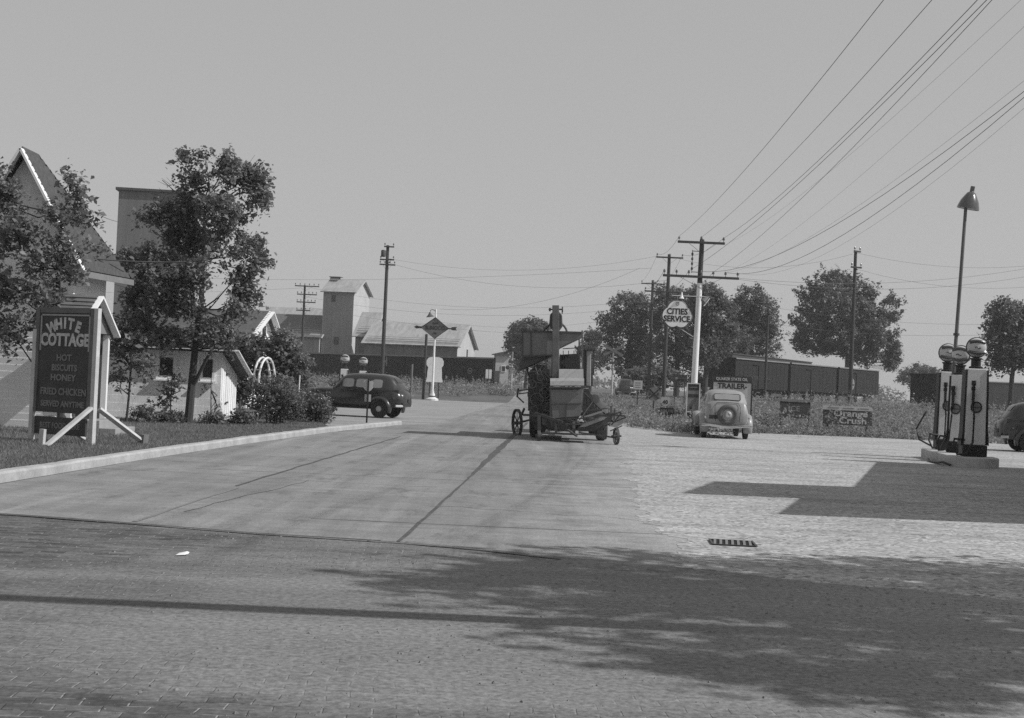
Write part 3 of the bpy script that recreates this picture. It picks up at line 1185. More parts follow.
for i in range(2):
    mb.box((px1 + .12 + .35 * i, py_ + .2, .10 + (.32 - .16 * i) / 2), (.35, 1.5, .32 - .16 * i))
mb.box((wallx / 2 + px1 / 2, py_ + .2, .22), (px1 - wallx - .1, 2.4, .30))
mb.build('steps', M['step'], t, bevel=.01)

# --- the big sign
pR = G(91.5, 446, .10)
pL = P(31, 440, pR.y + .75)
ax = Vector((pR.x - pL.x, pR.y - pL.y, 0))
ang = math.atan2(ax.y, ax.x)
wd = ax.length
t = thing('roadside_sign', 'tall dark wooden menu sign with white braces on the lawn', 'sign', (pR.x, pR.y, .10), ang)
# local: x from -wd (far post) to 0 (near post); panel above
topz = P(97, 309, pR.y).z - .10
H = topz
pb = topz - 1.95                         # bottom of the main panel
x0, x1 = -wd + .02, -.07
MB().box(((x0 + x1) / 2, .02, (topz + pb) / 2 - .01), (x1 - x0, .05, topz - pb)).build('panel', M['signdark'], t)
mb = MB()
mb.box((x0 + .035, -.012, (topz + pb) / 2), (.10, .03, topz - pb + .02))
mb.box(((x0 + x1) / 2, -.012, topz - .035), (x1 - x0 - .2, .03, .10))
mb.box((x1 - .035, -.012, (topz + pb) / 2), (.10, .03, topz - pb + .02))
mb.build('panel_frame', M['machine'], t)
mb = MB()
mb.box((x0 + .125, -.012, topz - .47), (.03, .022, .66))
mb.box((x1 - .105, -.012, topz - .47), (.03, .022, .66))
mb.box(((x0 + x1) / 2 + .01, -.012, topz - .125), (x1 - x0 - .26, .022, .03))
mb.build('panel_border', M['galv'], t)
cx_ = (x0 + x1) / 2 + .01
mb = MB()
for i, ch in enumerate('WHITE'):
    a = (-.46, -.22, -.015, .18, .43)[i]
    rad_ = .78
    mb.text(ch, tm(cx_ + rad_ * math.sin(a), -.012, topz - .285 + rad_ * (math.cos(a) - 1), 0, a * .75), .275, .014, sx=.88)
mb.text('COTTAGE', tm(cx_, -.012, topz - .60), .315, .014, sx=.86)
mb.build('lettering', M['sign_letters'], t)
for s_t, dx_, dz_, sz_, sx_ in (('HOT', 0, .93, .165, 1.1), ('BISCUITS', .02, 1.12, .165, 1.0), ('HONEY', 0, 1.305, .165, 1.15), ('FRIED CHICKEN', .02, 1.57, .18, .92), ('SERVED ANYTIME', .01, 1.80, .155, .92)):
    MB().text(s_t, tm(cx_ + dx_, -.012, topz - dz_), sz_, .005, sx=sx_).build('faded_lettering', M['sign_faint'], t)
lb = pb - .10
MB().box((cx_ - .05, .03, lb - .16), (wd - .25, .04, .33)).build('lower_panel', M['signdark'], t)
mb = MB()
mb.text('BEST FOOD HERE', tm(cx_ - .05, .008, lb - .16), .15, .003, sx=.88)
mb.build('lower_lettering', M['sign_faint'], t)
MB().box((0, 0, H / 2), (.10, .09, H + .02)).build('post', M['stake'], t, bevel=.006)
MB().box((-wd, 0, H / 2 - .2), (.09, .09, H - .4)).build('post', M['stake'], t, bevel=.006)
iv = Matrix.Translation(t.location) @ Matrix.Rotation(ang, 4, 'Z')
iv = iv.inverted()
loc = lambda px, py, Y: iv @ P(px, py, Y)
yR = pR.y
bt = loc(91, 408, yR - .08)
MB().bar(bt, loc(46, 446, yR - 1.0), .10, .05, up=(0, 1, 0)).build('brace', M['stake'], t)
MB().bar(loc(99, 409, yR + .08), loc(140, 440, yR + .7), .10, .05, up=(0, 1, 0)).build('brace', M['stake'], t)
MB().bar(loc(53, 417, yR + .75), loc(84, 439, yR + 1.4), .09, .05, up=(0, 1, 0)).build('brace', M['stake'], t)
MB().bar(loc(41.5, 446.5, yR - .95), loc(43, 429, yR - .95), .11, .06, up=(0, 1, 0)).build('stake', M['stake'], t)
MB().bar(loc(143, 443, yR + .75), loc(144, 434.5, yR + .75), .13, .13, up=(0, 1, 0)).build('stake', M['wood'], t)

# --- shed
sF = at(219, 39.3, .1)
t = thing('shed', 'low white board shed with lean-to roof behind the saplings', 'shed', (sF.x, sF.y, .1), R(5.5))
hF = P(212, 352, 39.3).z - .1
LEN, DEP = 3.6, 4.4
hB = 1.35
mb = MB()
mb.courses((-LEN, 0, hF), (0, 0, hF), (0, 0, 0), (-LEN, 0, 0), 9, .005)
mb.add([(-LEN, DEP, 0), (0, DEP, 0), (0, DEP, hB), (-LEN, DEP, hB)], [[0, 1, 2, 3]])
mb.add([(-LEN, 0, 0), (-LEN, DEP, 0), (-LEN, DEP, hB), (-LEN, 0, hF)], [[0, 1, 2, 3]])
nb = 17
for i in range(nb):                       # upright boards of the end wall
    y0, y1 = DEP * i / nb + .006, DEP * (i + 1) / nb - .006
    z0, z1 = hF + (hB - hF) * y0 / DEP, hF + (hB - hF) * y1 / DEP
    o_ = .012 * (i % 2)
    mb.prism3([(o_, y0, 0), (o_, y1, 0), (o_, y1, z1), (o_, y0, z0)], (-.03, 0, 0))
mb.build('wall', M['white_worn'], t)
mb = MB()
sl = (hB - hF) / DEP
f_ = lambda y: hF + .07 + sl * y
mb.courses((-LEN - .2, -.25, f_(-.25)), (-LEN - .2, DEP + .45, f_(DEP + .45)), (.42, DEP + .45, f_(DEP + .45)), (.42, -.25, f_(-.25)), 1, .0)
mb.add([(-LEN - .2, -.25, f_(-.25) - .05), (-LEN - .2, DEP + .45, f_(DEP + .45) - .05), (.42, DEP + .45, f_(DEP + .45) - .05), (.42, -.25, f_(-.25) - .05)], [[0, 1, 2, 3]])
mb.build('roof', M['shingle'], t)
mb = MB()
mb.bar((.43, -.26, f_(-.26) - .04), (.43, DEP + .46, f_(DEP + .46) - .04), .04, .13, up=(1, 0, 0))
mb.bar((-LEN - .2, -.27, f_(-.25) - .05), (.42, -.27, f_(-.25) - .05), .04, .09, up=(0, 1, 0))
mb.build('fascia', M['cream'], t)
for wx_ in (-1.55, -.38):
    mb = MB()
    mb.box((wx_, -.035, 1.52), (.56 if wx_ < -1 else .4, .05, .72))
    f = mb.build('window', M['trim'], t)
    MB().box((wx_, -.064, 1.54), (.36 if wx_ < -1 else .26, .02, .52)).build('pane', M['glass'], f)
    MB().box((wx_, -.09, 1.15), (.66 if wx_ < -1 else .5, .10, .04)).build('sill', M['trim'], f)
for z in (.55, 1.4):
    MB().box((.045, 1.4, z), (.02, .6, .05)).build('hinge', M['iron'], t)

# --- gabled house further back
t = thing('back_house', 'white gabled house with dark shingled roof behind the shrubs', 'house', (0, 0, 0))
Yh = 60.0
pk = P(272, 311, Yh)
e1 = P(255, 333, Yh - 1.5)
e2 = P(280, 335, Yh + 1.6)
lx = -7.0
mb = MB()
dirx = Vector((-1, .12, 0)).normalized()
A, Bk = pk, pk + dirx * 4
mb.courses(Bk, A, e1, e1 + dirx * 4, 14, .04)
mb.courses(A, Bk, e2 + dirx * 4, e2, 14, .04)
mb.build('roof', M['shingle_grey'], t)
mb = MB()
ins = dirx * .3
mb.courses(A + ins + Vector((0, -.05, -.1)), A + ins + Vector((0, .05, -.1)), e2 + ins + Vector((0, -.2, 0)), e1 + ins + Vector((0, .2, 0)), 8, .02)
for q in (e1, e2):
    pass
b1, b2 = Vector((e1.x, e1.y, 0)) + ins + Vector((0, .2, 0)), Vector((e2.x, e2.y, 0)) + ins + Vector((0, -.2, 0))
mb.courses(e1 + ins + Vector((0, .2, 0)), e2 + ins + Vector((0, -.2, 0)), b2, b1, 14, .02)
mb.courses(e1 + dirx * 4 + Vector((0, .2, 0)), e1 + ins + Vector((0, .2, 0)), b1, b1 + dirx * 3.7, 14, .02)
mb.build('wall', M['white'], t)
mb = MB()
for q in (e1, e2):
    mb.bar(A + Vector((0, 0, -.05)), q + Vector((0, 0, -.05)), .06, .24, up=(1, 0, 0))
mb.build('bargeboard', M['trim'], t)
wv = (A + e1 + e2) / 3 + ins * .9 + Vector((.02, 0, -.2))
f = MB().box(wv, (.05, .8, .7), Matrix.Rotation(math.atan2(dirx.y, dirx.x), 3, 'Z')).build('window', M['trim'], t)
MB().box(wv + Vector((.04, 0, 0)), (.02, .5, .45), Matrix.Rotation(math.atan2(dirx.y, dirx.x), 3, 'Z')).build('pane', M['glass'], f)

# --- garden arch
ap = at(262.5, 47)
t = thing('garden_arch', 'white wooden garden arch among the shrubs beyond the shed', 'garden arch', (ap.x, ap.y, .05), R(68))
mb = MB()
for yy1 in (-.10, .10):
    pts = [(-.5, yy1, 0), (-.5, yy1, 1.3)] + [(-.5 * math.cos(a), yy1, 1.3 + .75 * math.sin(a)) for a in np.linspace(.2, math.pi - .2, 9)] + [(.5, yy1, 1.3), (.5, yy1, 0)]
    mb.tube(pts, .04, 6)
mb.build('arch_frame', M['cream'], t, True)
for a in np.linspace(0, math.pi, 8):
    MB().bar((-.5 * math.cos(a), -.10, 1.3 + .75 * math.sin(a)), (-.5 * math.cos(a), .10, 1.3 + .75 * math.sin(a)), .03).build('rung', M['trim'], t)
for z in (.4, .8, 1.1):
    for x in (-.5, .5):
        MB().bar((x, -.10, z), (x, .10, z), .03).build('rung', M['trim'], t)

# --- trees and shrubs of the cottage garden
def L3(px, py, Y, o):
    q = P(px, py, Y)
    return (q.x - o.x, q.y - o.y, q.z - o.z)


Yt = 37.0
o = at(188, Yt, .1)
q = lambda px, py, dy=0: L3(px, py, Yt + dy, o)
trunkA = ([(0, 0, -.1), q(191, 392), q(195, 350), q(201, 310, .1), q(203, 260), q(205, 200)], [.125, .11, .09, .075, .055, .03])
trunkB = ([q(192, 388), q(203, 366, -.2), q(213, 347, -.3), q(228, 310, -.2), q(240, 265)], [.05, .045, .042, .038, .025])
s_ = 1365 / Yt
rr = lambda rx, rz, ry=None: (rx / s_, (ry or rx) / s_, rz / s_)
lobes = [(q(212, 178, .1), rr(15, 17)), (q(236, 172, -.2), rr(15, 18)), (q(258, 178, .2), rr(12, 17)), (q(195, 182, .3), rr(10, 16)), (q(160, 198, .2), rr(10, 17)), (q(167, 178, .2), rr(8, 11)), (q(172, 205, .3), rr(10, 16)), (q(150, 212, .1), rr(9, 12)),
         (q(190, 210, .4), rr(18, 19)), (q(222, 208, -.6), rr(20, 19)), (q(252, 212, -.1), rr(17, 17)), (q(160, 230, -.2), rr(15, 17)), (q(190, 240, .8), rr(24, 20)), (q(232, 242, -.7), rr(20, 17)),
         (q(258, 240, .3), rr(12, 14)), (q(150, 258, -.4), rr(17, 16)), (q(178, 268, -.8), rr(22, 17)), (q(212, 272, -.9), rr(22, 18)), (q(244, 272, .1), rr(15, 15)), (q(140, 282, .2), rr(15, 13)),
         (q(168, 298, -.6), rr(22, 16)), (q(204, 304, -.8), rr(22, 15)), (q(238, 300, .0), rr(16, 14)), (q(148, 316, .0), rr(17, 11)), (q(178, 326, -.4), rr(20, 11)), (q(214, 330, -.5), rr(20, 10)), (q(242, 322, .2), rr(10, 9)), (q(170, 340, -.3), rr(14, 8)), (q(236, 312, -.4), rr(17, 13)), (q(252, 296, -.2), rr(14, 12)), (q(224, 296, -.9), rr(18, 13)), (q(244, 334, .1), rr(13, 8)), (q(262, 262), rr(10, 12)), (q(206, 342, -.3), rr(13, 7)), (q(150, 336, .1), rr(12, 9)), (q(228, 338, .2), rr(10, 7)), (q(140, 300), rr(12, 10)),
         (q(236, 151), rr(5, 8)), (q(264, 160), rr(7, 9)), (q(266, 200), rr(8, 10)), (q(130, 262), rr(9, 10)), (q(190, 160, .2), rr(7, 8)), (q(210, 158), rr(7, 8))]
tree('maple_tree', 'leafy maple with dark slender trunk standing before the white shed', o, [trunkA, trunkB], [((c[0] - .13, c[1], c[2] - .06), (r[0] * .92, r[1] * .92, r[2] * .92)) for c, r in lobes], 4500, 13, .36, .12, M['leaf'], 31, gap=1.05, gfreq=1.7, tw=3, up=.8, outer=.3)

Yt = 36.0
o = at(126, Yt, .1)
s_ = 1365 / Yt
lobes = [(q(130, 345), rr(17, 18)), (q(116, 334), rr(10, 14)), (q(145, 368), rr(10, 9)), (q(120, 378), rr(9, 9)), (q(140, 326), rr(15, 12))]
tree('sapling', 'thin sapling with drooping leaves between the cottage porch and the shed', o, [([(0, 0, -.1), q(129, 395), q(131, 365), q(130, 335)], [.035, .03, .025, .015])], lobes, 200, 11, .34, .13, M['leaf'], 32, gap=.8, gfreq=1.5, cat='young tree')
Yt = 38.0
o = at(170, Yt, .1)
s_ = 1365 / Yt
lobes = [(q(166, 397), rr(9, 12)), (q(176, 384), rr(9, 10)), (q(158, 408), rr(8, 9))]
tree('sapling', 'bushy sapling growing against the sunlit front of the shed', o, [([(0, 0, -.1), q(171, 395), q(173, 372)], [.02, .018, .012])], lobes, 60, 9, .28, .11, M['leaf2'], 33, gap=.75, cat='young tree')
Yt = 37.6
o = at(211, Yt, .1)
s_ = 1365 / Yt
lobes = [(q(211, 390 + 9 * i), (.28, .2, .05)) for i in range(4)]
tree('sapling', 'straight thin sapling with level tiers of leaves at the shed corner', o, [([(0, 0, -.1), q(211, 390), q(212, 352)], [.014, .012, .008])], lobes, 60, 7, .18, .09, M['leaf_dark'], 34, gap=1.0, tw=0, cat='young tree', up=0, outer=.2)
# cottage tree
Yt = 29.0
o = at(62, Yt, .1)
s_ = 1365 / Yt
lobes = [(q(78, 194, .2), rr(11, 15)), (q(60, 214, -.2), rr(12, 10)), (q(86, 222, .4), rr(12, 13)), (q(36, 268, -.5), rr(13, 17)), (q(64, 248, -.2), rr(13, 11)), (q(40, 296, -.7), rr(15, 10)), (q(72, 276, -.1), rr(11, 9)),
         (q(8, 290, -.4), rr(16, 18)), (q(71, 176, .2), rr(5, 7)), (q(90, 252, .2), rr(9, 9)), (q(28, 236, -.3), rr(7, 9))]
tree('yard_tree', 'small tree leaning over the cottage roof behind the tall sign', o, [([(0, 0, -.1), q(60, 380), q(58, 320), q(58, 270), q(62, 215)], [.09, .08, .065, .05, .03])], lobes + [(q(6, 205, .4), rr(14, 20)), (q(2, 245, -.2), rr(14, 18)), (q(16, 225, -.5), rr(9, 12)), (q(-12, 180, .3), rr(14, 18)), (q(10, 330, -.6), rr(14, 18)), (q(26, 320, -.8), rr(8, 14))], 760, 12, .34, .115, M['leaf'], 35, gap=.74, gfreq=1.8, up=.7)


def pbush(px, py, Y, rx, rz, label, seed, n=260, m='bush', leaf=.085, L=.22, group=None, name='bush', cat='bush'):
    b = at(px, Y)
    b.z = .1 if Y < 46 else terrain(b.x, b.y)
    k = 1365 / Y
    hx, hz = rx / k, rz / k
    rn = random.Random(seed)
    lob = [((0, 0, hz * .8), (hx * .8, hx * .75, hz * .85))]
    for i in range(5):
        a = i * 1.26 + rn.random()
        lob.append(((math.cos(a) * hx * .5, math.sin(a) * hx * .45, hz * rn.uniform(.5, 1.3)), (hx * .5, hx * .5, hz * .55)))
    return bush(name, label, b, lob, n, 10, L, leaf, M[m], seed, group, cat)


pbush(274, 0, 39.5, 30, 29, 'large rounded bush at the end of the white shed', 41, 900, leaf=.075)
pbush(315, 0, 42, 19, 20, 'smaller rounded bush on the lawn by the dark sedan', 42, 480, leaf=.075)
pbush(292, 0, 43, 18, 16, 'ragged middle bush between the two round bushes', 43, 300, 'leaf2')
pbush(240, 0, 38.0, 12, 7, 'low spreading bush at the foot of the shed end wall', 44, 240, 'bush', .07)
pbush(210, 0, 37.2, 14, 6, 'low leafy plant below the tiered sapling', 45, 180, 'leaf', .07, name='garden_plant', cat='plant')
pbush(172, 0, 37.0, 18, 5, 'low leafy plants under the bushy sapling', 46, 200, 'bush', .07, name='garden_plant', cat='plant')
pbush(143, 0, 36.5, 12, 9, 'small leafy plant near the end of the sign brace', 47, 150, 'leaf', .07, name='garden_plant', cat='plant')
pbush(60, 0, 28.4, 24, 9, 'low dark plants behind the sign braces', 48, 170, 'leaf', .07, name='garden_plant', cat='plant')
o = at(283, 50)
Yt = 50.0
s_ = 1365 / Yt
lobes = [(q(283, 350), rr(16, 13)), (q(272, 368), rr(12, 13)), (q(295, 362), rr(14, 15)), (q(285, 380), rr(18, 10)), (q(284, 338), rr(10, 7)), (q(302, 382), rr(8, 8))]
tree('shrub_tree', 'dense shrubby tree growing round the white garden arch', o, [([(0, 0, -.1), q(283, 385), q(282, 350)], [.05, .04, .02])], lobes, 700, 10, .36, .14, M['leaf'], 51, gap=.75, gfreq=1.5)
o = at(240, 49)
lobes = [(q(240, 350), rr(10, 10)), (q(238, 366), rr(12, 12)), (q(230, 342), rr(10, 9)), (q(250, 362), rr(10, 12)), (q(253, 384), rr(10, 14)), (q(240, 390), rr(12, 14)), (q(215, 340), rr(12, 8)), (q(195, 338), rr(12, 8)), (q(172, 338), rr(12, 9)), (q(150, 336), rr(12, 10))]
tree('shrub_tree', 'dark shrubby tree half hidden behind the shed roof', o, [([(0, 0, -.1), q(240, 385), q(243, 350)], [.05, .04, .02])], lobes, 800, 10, .36, .14, M['leaf_dark'], 52, gap=.85)
Yt = 54.0
o = at(258, Yt)
s_ = 1365 / Yt
lobes = [(q(258, 348), rr(9, 9)), (q(266, 352), rr(9, 10)), (q(256, 366), rr(11, 12)), (q(268, 372), rr(10, 12)), (q(246, 352), rr(9, 10))]
tree('shrub_tree', 'dark shrubs below the white gable, directly behind the garden arch', o, [([(0, 0, -.1), q(258, 385), q(259, 358)], [.05, .04, .02])], lobes, 420, 10, .34, .15, M['leaf_dark'], 55, gap=.9)
# white flowers
b = at(283, 43.5)
b = bush('flowering_plant', 'clump of white flowers behind the rounded bushes', (b.x, b.y, .05), [((0, 0, .62), (.32, .25, .35)), ((.5, .1, .5), (.3, .25, .3))], 60, 8, .2, .08, M['leaf2'], 53, None, 'flowers')
rng = np.random.default_rng(54)
C = np.concatenate([rng.normal(size=(60, 3)) * (.16, .12, .14) + (-.05, -.1, .95), rng.normal(size=(60, 3)) * (.3, .12, .09) + (.75, -.1, .72)])
quads_obj('blossoms', leaf_corners(C, .09, rng), M['flower'], b)
# slim white garden pole
b = at(297, 44)
tag(MB().cyl((b.x, b.y, 0), (b.x + .02, b.y, 1.55), .022, .02, 8).build('garden_stake', M['cream']), 'slim pale stake standing by the white flowers', 'stake')
# ------------------------------------------------------------------ cars (local: x forward from the rear bumper, y left, z up)
def ring_sec(x, zb, zm, wt, wm, wb, zt, crown=.05):
    half = [(0.0, zt), (wt * .55, zt - crown * .25), (wt * .85, zt - crown), (wt, zt - crown * 2.6), (wm, zm), (wm * 1.0, (zm + zb) / 2), (wb, zb)]
    pts = [Vector((x, y, z)) for y, z in half]
    return pts + [Vector((x, -y, z)) for y, z in half[::-1]]


def interp(tab, x):
    return float(np.interp(x, [a for a, _ in tab], [b for _, b in tab]))


def wheel(t, x, y, r, wdt, rub, hub):
    wmb = MB()
    sg = 1 if y > 0 else -1
    wmb.lathe([(r * .62, -wdt * .40), (r * .80, -wdt * .5), (r * .97, -wdt * .42), (r, -wdt * .2), (r, wdt * .2), (r * .97, wdt * .42), (r * .80, wdt * .5), (r * .62, wdt * .40)], (0, 0, 0), (0, 1, 0), 28)
    o = wmb.build('wheel', rub, t, True, loc=(x, y, r))
    MB().lathe([(r * .60, -.02), (r * .62, .02), (r * .5, .035), (r * .3, .03), (.002, .03)], (0, sg * wdt * .22, 0), (0, sg, 0), 24).build('rim', M['black'], o, True)
    MB().lathe([(r * .33, .03), (r * .30, .06), (r * .2, .085), (r * .08, .10), (0.002, .105)], (0, sg * wdt * .22, 0), (0, sg, 0), 20).build('hubcap', hub, o, True)
    return o


def fender(mb, cx, cz, r, y, w_, a0, a1, thick=.07, tail=1.0):
    """a swept mudguard over a wheel; angles from straight ahead (0) over the top (90) to the rear (180)"""
    rs = []
    n = 14
    for i in range(n + 1):
        a = R(a0 + (a1 - a0) * i / n)
        k = 1.0
        e = min(i, n - i) / n
        k = min(1, .45 + e * 3.2)
        c = Vector((cx + r * math.cos(a), y, cz + r * math.sin(a)))
        out = Vector((math.cos(a), 0, math.sin(a)))
        ring = []
        for j in range(12):
            b = 2 * math.pi * j / 12
            yy1 = math.cos(b) * w_ / 2
            hh = math.sin(b) * (thick * 1.5 if math.sin(b) > 0 else thick * .8) * k
            ring.append(c + Vector((0, yy1 * (.75 + .25 * k), 0)) + out * hh)
        rs.append(ring)
    mb.rings(rs)


def make_car(name, label, cat, loc, rz, body_m, roof_m, kind, group=None):
    t = thing(name, label, cat, loc, rz, group)
    if kind == 'sedan':
        Lc = 4.48
        zt = [(.06, 1.12), (.18, 1.32), (.32, 1.52), (.48, 1.64), (.70, 1.70), (1.2, 1.73), (1.9, 1.73), (2.3, 1.69), (2.5, 1.60), (2.65, 1.46), (2.85, 1.14)]
        wt = [(.06, .42), (.48, .55), (1.1, .62), (2.3, .61), (2.85, .54)]
        wm = [(.06, .60), (.48, .72), (1.1, .77), (2.3, .75), (2.85, .62)]
        low = [(-.06, .58, .88, .48), (.0, .48, 1.00, .60), (.12, .44, 1.10, .68), (.35, .40, 1.16, .73), (.8, .36, 1.19, .77), (1.5, .34, 1.19, .79), (2.4, .34, 1.18, .77), (2.95, .36, 1.14, .62), (3.45, .40, 1.12, .46), (4.05, .42, 1.06, .34), (4.3, .48, .97, .24)]
        wb_f, wb_r, wr, trk = 3.62, .80, .355, .70
    else:
        Lc = 4.45
        zt = [(.22, 1.24), (.32, 1.36), (.46, 1.52), (.60, 1.61), (.85, 1.675), (1.4, 1.70), (2.0, 1.68), (2.35, 1.6), (2.5, 1.45), (2.65, 1.18)]
        wt = [(.22, .58), (.46, .62), (.85, .645), (2.0, .62), (2.65, .52)]
        wm = [(.22, .66), (.46, .70), (.85, .72), (2.0, .71), (2.65, .60)]
        low = [(.02, .50, .92, .58), (.06, .44, 1.10, .68), (.16, .42, 1.27, .715), (.30, .40, 1.29, .73), (.7, .36, 1.28, .76), (1.5, .34, 1.23, .76), (2.3, .34, 1.2, .72), (2.7, .36, 1.18, .58), (3.4, .42, 1.14, .44), (4.05, .46, 1.06, .32), (4.2, .5, .98, .24)]
        wb_f, wb_r, wr, trk = 3.62, .78, .36, .71
    mb = MB()
    rs = []
    for (x, zb, ztp, hw) in low:
        rs.append(ring_sec(x, zb, (zb + ztp) / 2 + .05, hw * (.95 if kind == 'sedan' else .9), hw, hw * .86, ztp, .045))
    mb.rings(rs)
    body = mb.build('body', body_m, t, True)
    mb = MB()
    xsn = np.linspace(zt[0][0], zt[-1][0], 22)
    rs = []
    for x in xsn:
        z = interp(zt, x)
        rs.append(ring_sec(x, 1.0, 1.12 if kind == 'sedan' else 1.2, interp(wt, x), interp(wm, x), interp(wm, x), max(z, 1.16), min(.055, max(.012, (z - 1.1) * .2))))
    mb.rings(rs)
    mb.build('roof', roof_m, t, True)
    # side windows
    zb_ = 1.17 if kind == 'sedan' else 1.25
    top_ = lambda x: interp(zt, x) - .17
    spans = [(.72, 1.14), (1.26, 1.82), (1.92, 2.40)] if kind == 'sedan' else [(.85, 1.35), (1.45, 2.2)]

    def side_pt(x, z, sg, off):
        zm_ = 1.12 if kind == 'sedan' else 1.2
        zc = interp(zt, x) - .055 * 2.6
        f = min(1, max(0, (z - zm_) / (zc - zm_)))
        y = interp(wm, x) + (interp(wt, x) - interp(wm, x)) * f
        return Vector((x, sg * (y + off), z))
    for sg in (1, -1):
        for a, b in spans:
            xs_ = np.linspace(a, b, 7)
            vs, fs = [], []
            for i, x in enumerate(xs_):
                e = min(x - a, b - x)
                cut = .05 * (1 - min(1, e / .08))
                z1 = min(top_(x), 1.50 if kind == 'sedan' else 1.51) - cut
                vs += [side_pt(x, zb_ + cut * .6, sg, .006), side_pt(x, z1, sg, .006)]
            for i in range(6):
                fs.append([2 * i, 2 * i + 1, 2 * i + 3, 2 * i + 2])
            MB().add(vs, fs).build('side_window', M['glass_pale'] if kind == 'sedan' else M['glass'], t)  # sedan panes: pale colour stands in for the light seen through them
    # rear window and windscreen lie on the roof shell
    for nm, x0, x1, hw in (('rear_window', .24 if kind == 'sedan' else .305, .42 if kind == 'sedan' else .475, .30 if kind == 'sedan' else .43), ('windscreen', zt[-3][0] + .03, zt[-1][0] - .06, .42)):
        vs, fs = [], []
        nx, ny = 5, 9
        for i in range(nx):
            x = x0 + (x1 - x0) * i / (nx - 1)
            dx = .01
            sl_ = (interp(zt, x + dx) - interp(zt, x - dx)) / (2 * dx)
            nrm = Vector((-sl_, 0, 1)).normalized()
            for j in range(ny):
                u = -1 + 2 * j / (ny - 1)
                edge = 1 - .12 * (abs(u) > .95)
                y = u * hw * (1 if 0 < i < nx - 1 else .93)
                p_ = Vector((x, y, interp(zt, x) - .0135 * min(1, abs(y) / (interp(wt, x) * .55)) ** 1.0)) + nrm * .012
                vs.append(p_)
        for i in range(nx - 1):
            for j in range(ny - 1):
                fs.append([i * ny + j, i * ny + j + 1, (i + 1) * ny + j + 1, (i + 1) * ny + j])
        MB().add(vs, fs).build(nm, M['glass_pale'] if nm == 'rear_window' and kind != 'sedan' else M['glass'], t, True)
    if kind != 'sedan':                   # dark rubber round the rear window
        mb = MB()
        pts = []
        for x, y in [(.295, -.40), (.30, .40), (.32, .445), (.46, .445), (.485, .40), (.485, -.40), (.46, -.445), (.32, -.445), (.295, -.40)]:
            sl_ = (interp(zt, x + .01) - interp(zt, x - .01)) / .02
            nrm = Vector((-sl_, 0, 1)).normalized()
            pts.append(Vector((x, y, interp(zt, x) - .0135 * min(1, abs(y) / .3))) + nrm * .012)
        mb.tube(pts, .014, 6)
        mb.build('window_seal', M['black'], t, True)
    # mudguards, running boards
    for sg in (1, -1):
        mb = MB()
        fender(mb, wb_r, wr - .02, wr + .08, sg * (trk + .03), .34, 8, 196)
        mb.build('rear_fender', body_m, t, True)
        mb = MB()
        fender(mb, wb_f, wr - .02, wr + .08, sg * (trk + .02), .32, -10, 172)
        mb.build('front_fender', body_m, t, True)
        mb = MB()
        mb.box(((wb_f + wb_r) / 2, sg * (trk + .06), .36), (wb_f - wb_r - .75, .26, .045))
        mb.build('running_board', M['black'], t, bevel=.012)
        for x in (wb_r, wb_f):
            wheel(t, x, sg * trk, wr, .17, M['rubber'], M['lightgrey'] if kind == 'sedan' else M['chrome'])
    mb = MB()
    bz = .50 if kind == 'sedan' else .46
    pts = [(.06, -.86, bz), (-.04, -.6, bz), (-.08, -.15, bz - (.0 if kind == 'sedan' else .05)), (-.08, .15, bz - (.0 if kind == 'sedan' else .05)), (-.04, .6, bz), (.06, .86, bz)]
    rs = []
    for p_ in pts:
        p_ = Vector(p_)
        rs.append([p_ + Vector((dx, 0, dz)) for dx, dz in ((-.018, -.04), (.012, -.04), (.012, .04), (-.018, .04), (-.03, 0))])
    mb.rings(rs)
    mb.bar((.0, -.4, bz), (.3, -.4, bz), .05)
    mb.bar((.0, .4, bz), (.3, .4, bz), .05)
    mb.build('rear_bumper', M['chrome'] if kind != 'sedan' else M['lightgrey'], t, True)
    mb = MB()
    mb.rings([[Vector((x, y, .48 + dz)) for dx, dz in ((0, -.04), (0, .04))] for x, y in ((Lc - .1, -.8), (Lc + .02, 0), (Lc - .1, .8))], False, False)
    mb.build('front_bumper', M['chrome'], t)
    for sg in (1, -1):
        mb = MB()
        mb.lathe([(.001, -.05), (.04, -.045), (.05, 0), (.045, .03), (.001, .035)], (.22 if kind == 'sedan' else .16, sg * .72, .78 if kind == 'sedan' else .72), (-1, 0, 0), 14)
        mb.build('tail_light', M['dark'] if kind == 'sedan' else M['chrome'], t, True)
        mb = MB()
        mb.lathe([(.001, -.12), (.07, -.08), (.10, 0), (.10, .04), (.001, .06)], (Lc - .55, sg * .5, .86), (1, 0, 0), 16)
        mb.build('headlight', M['chrome'], t, True)
    if kind == 'sedan':
        mb = MB()                          # humped boot with a ridge, and its handle
        mb.rings([[Vector((x, y * k, z)) for y, z in [(0, z0), (.3, z0 - .03), (.46, z0 - .14), (.5, z0 - .4)]] + [Vector((x, -y * k, z)) for y, z in [(.5, z0 - .4), (.46, z0 - .14), (.3, z0 - .03)]] for x, z0, k in ((-.12, .88, .8), (-.07, 1.02, .98), (.04, 1.11, 1.08), (.16, 1.16, 1.12), (.3, 1.28, 1.08))])
        mb.build('boot_lid', body_m, t, True)
        mb = MB()
        mb.box((-.14, -.1, .70), (.02, .3, .14))
        mb.build('number_plate', M['dark'], t)
        for sg in (1, -1):
            mb = MB()
            for x in (1.20, 1.87):
                mb.bar(side_pt(x, 1.18, sg, .004), side_pt(x, 1.52, sg, .004), .03, .012, up=(0, 1, 0))
            mb.build('window_pillar', body_m, t)
            MB().box((1.98, sg * .785, 1.06), (.14, .03, .025)).build('door_handle', M['chrome'], t)
    else:
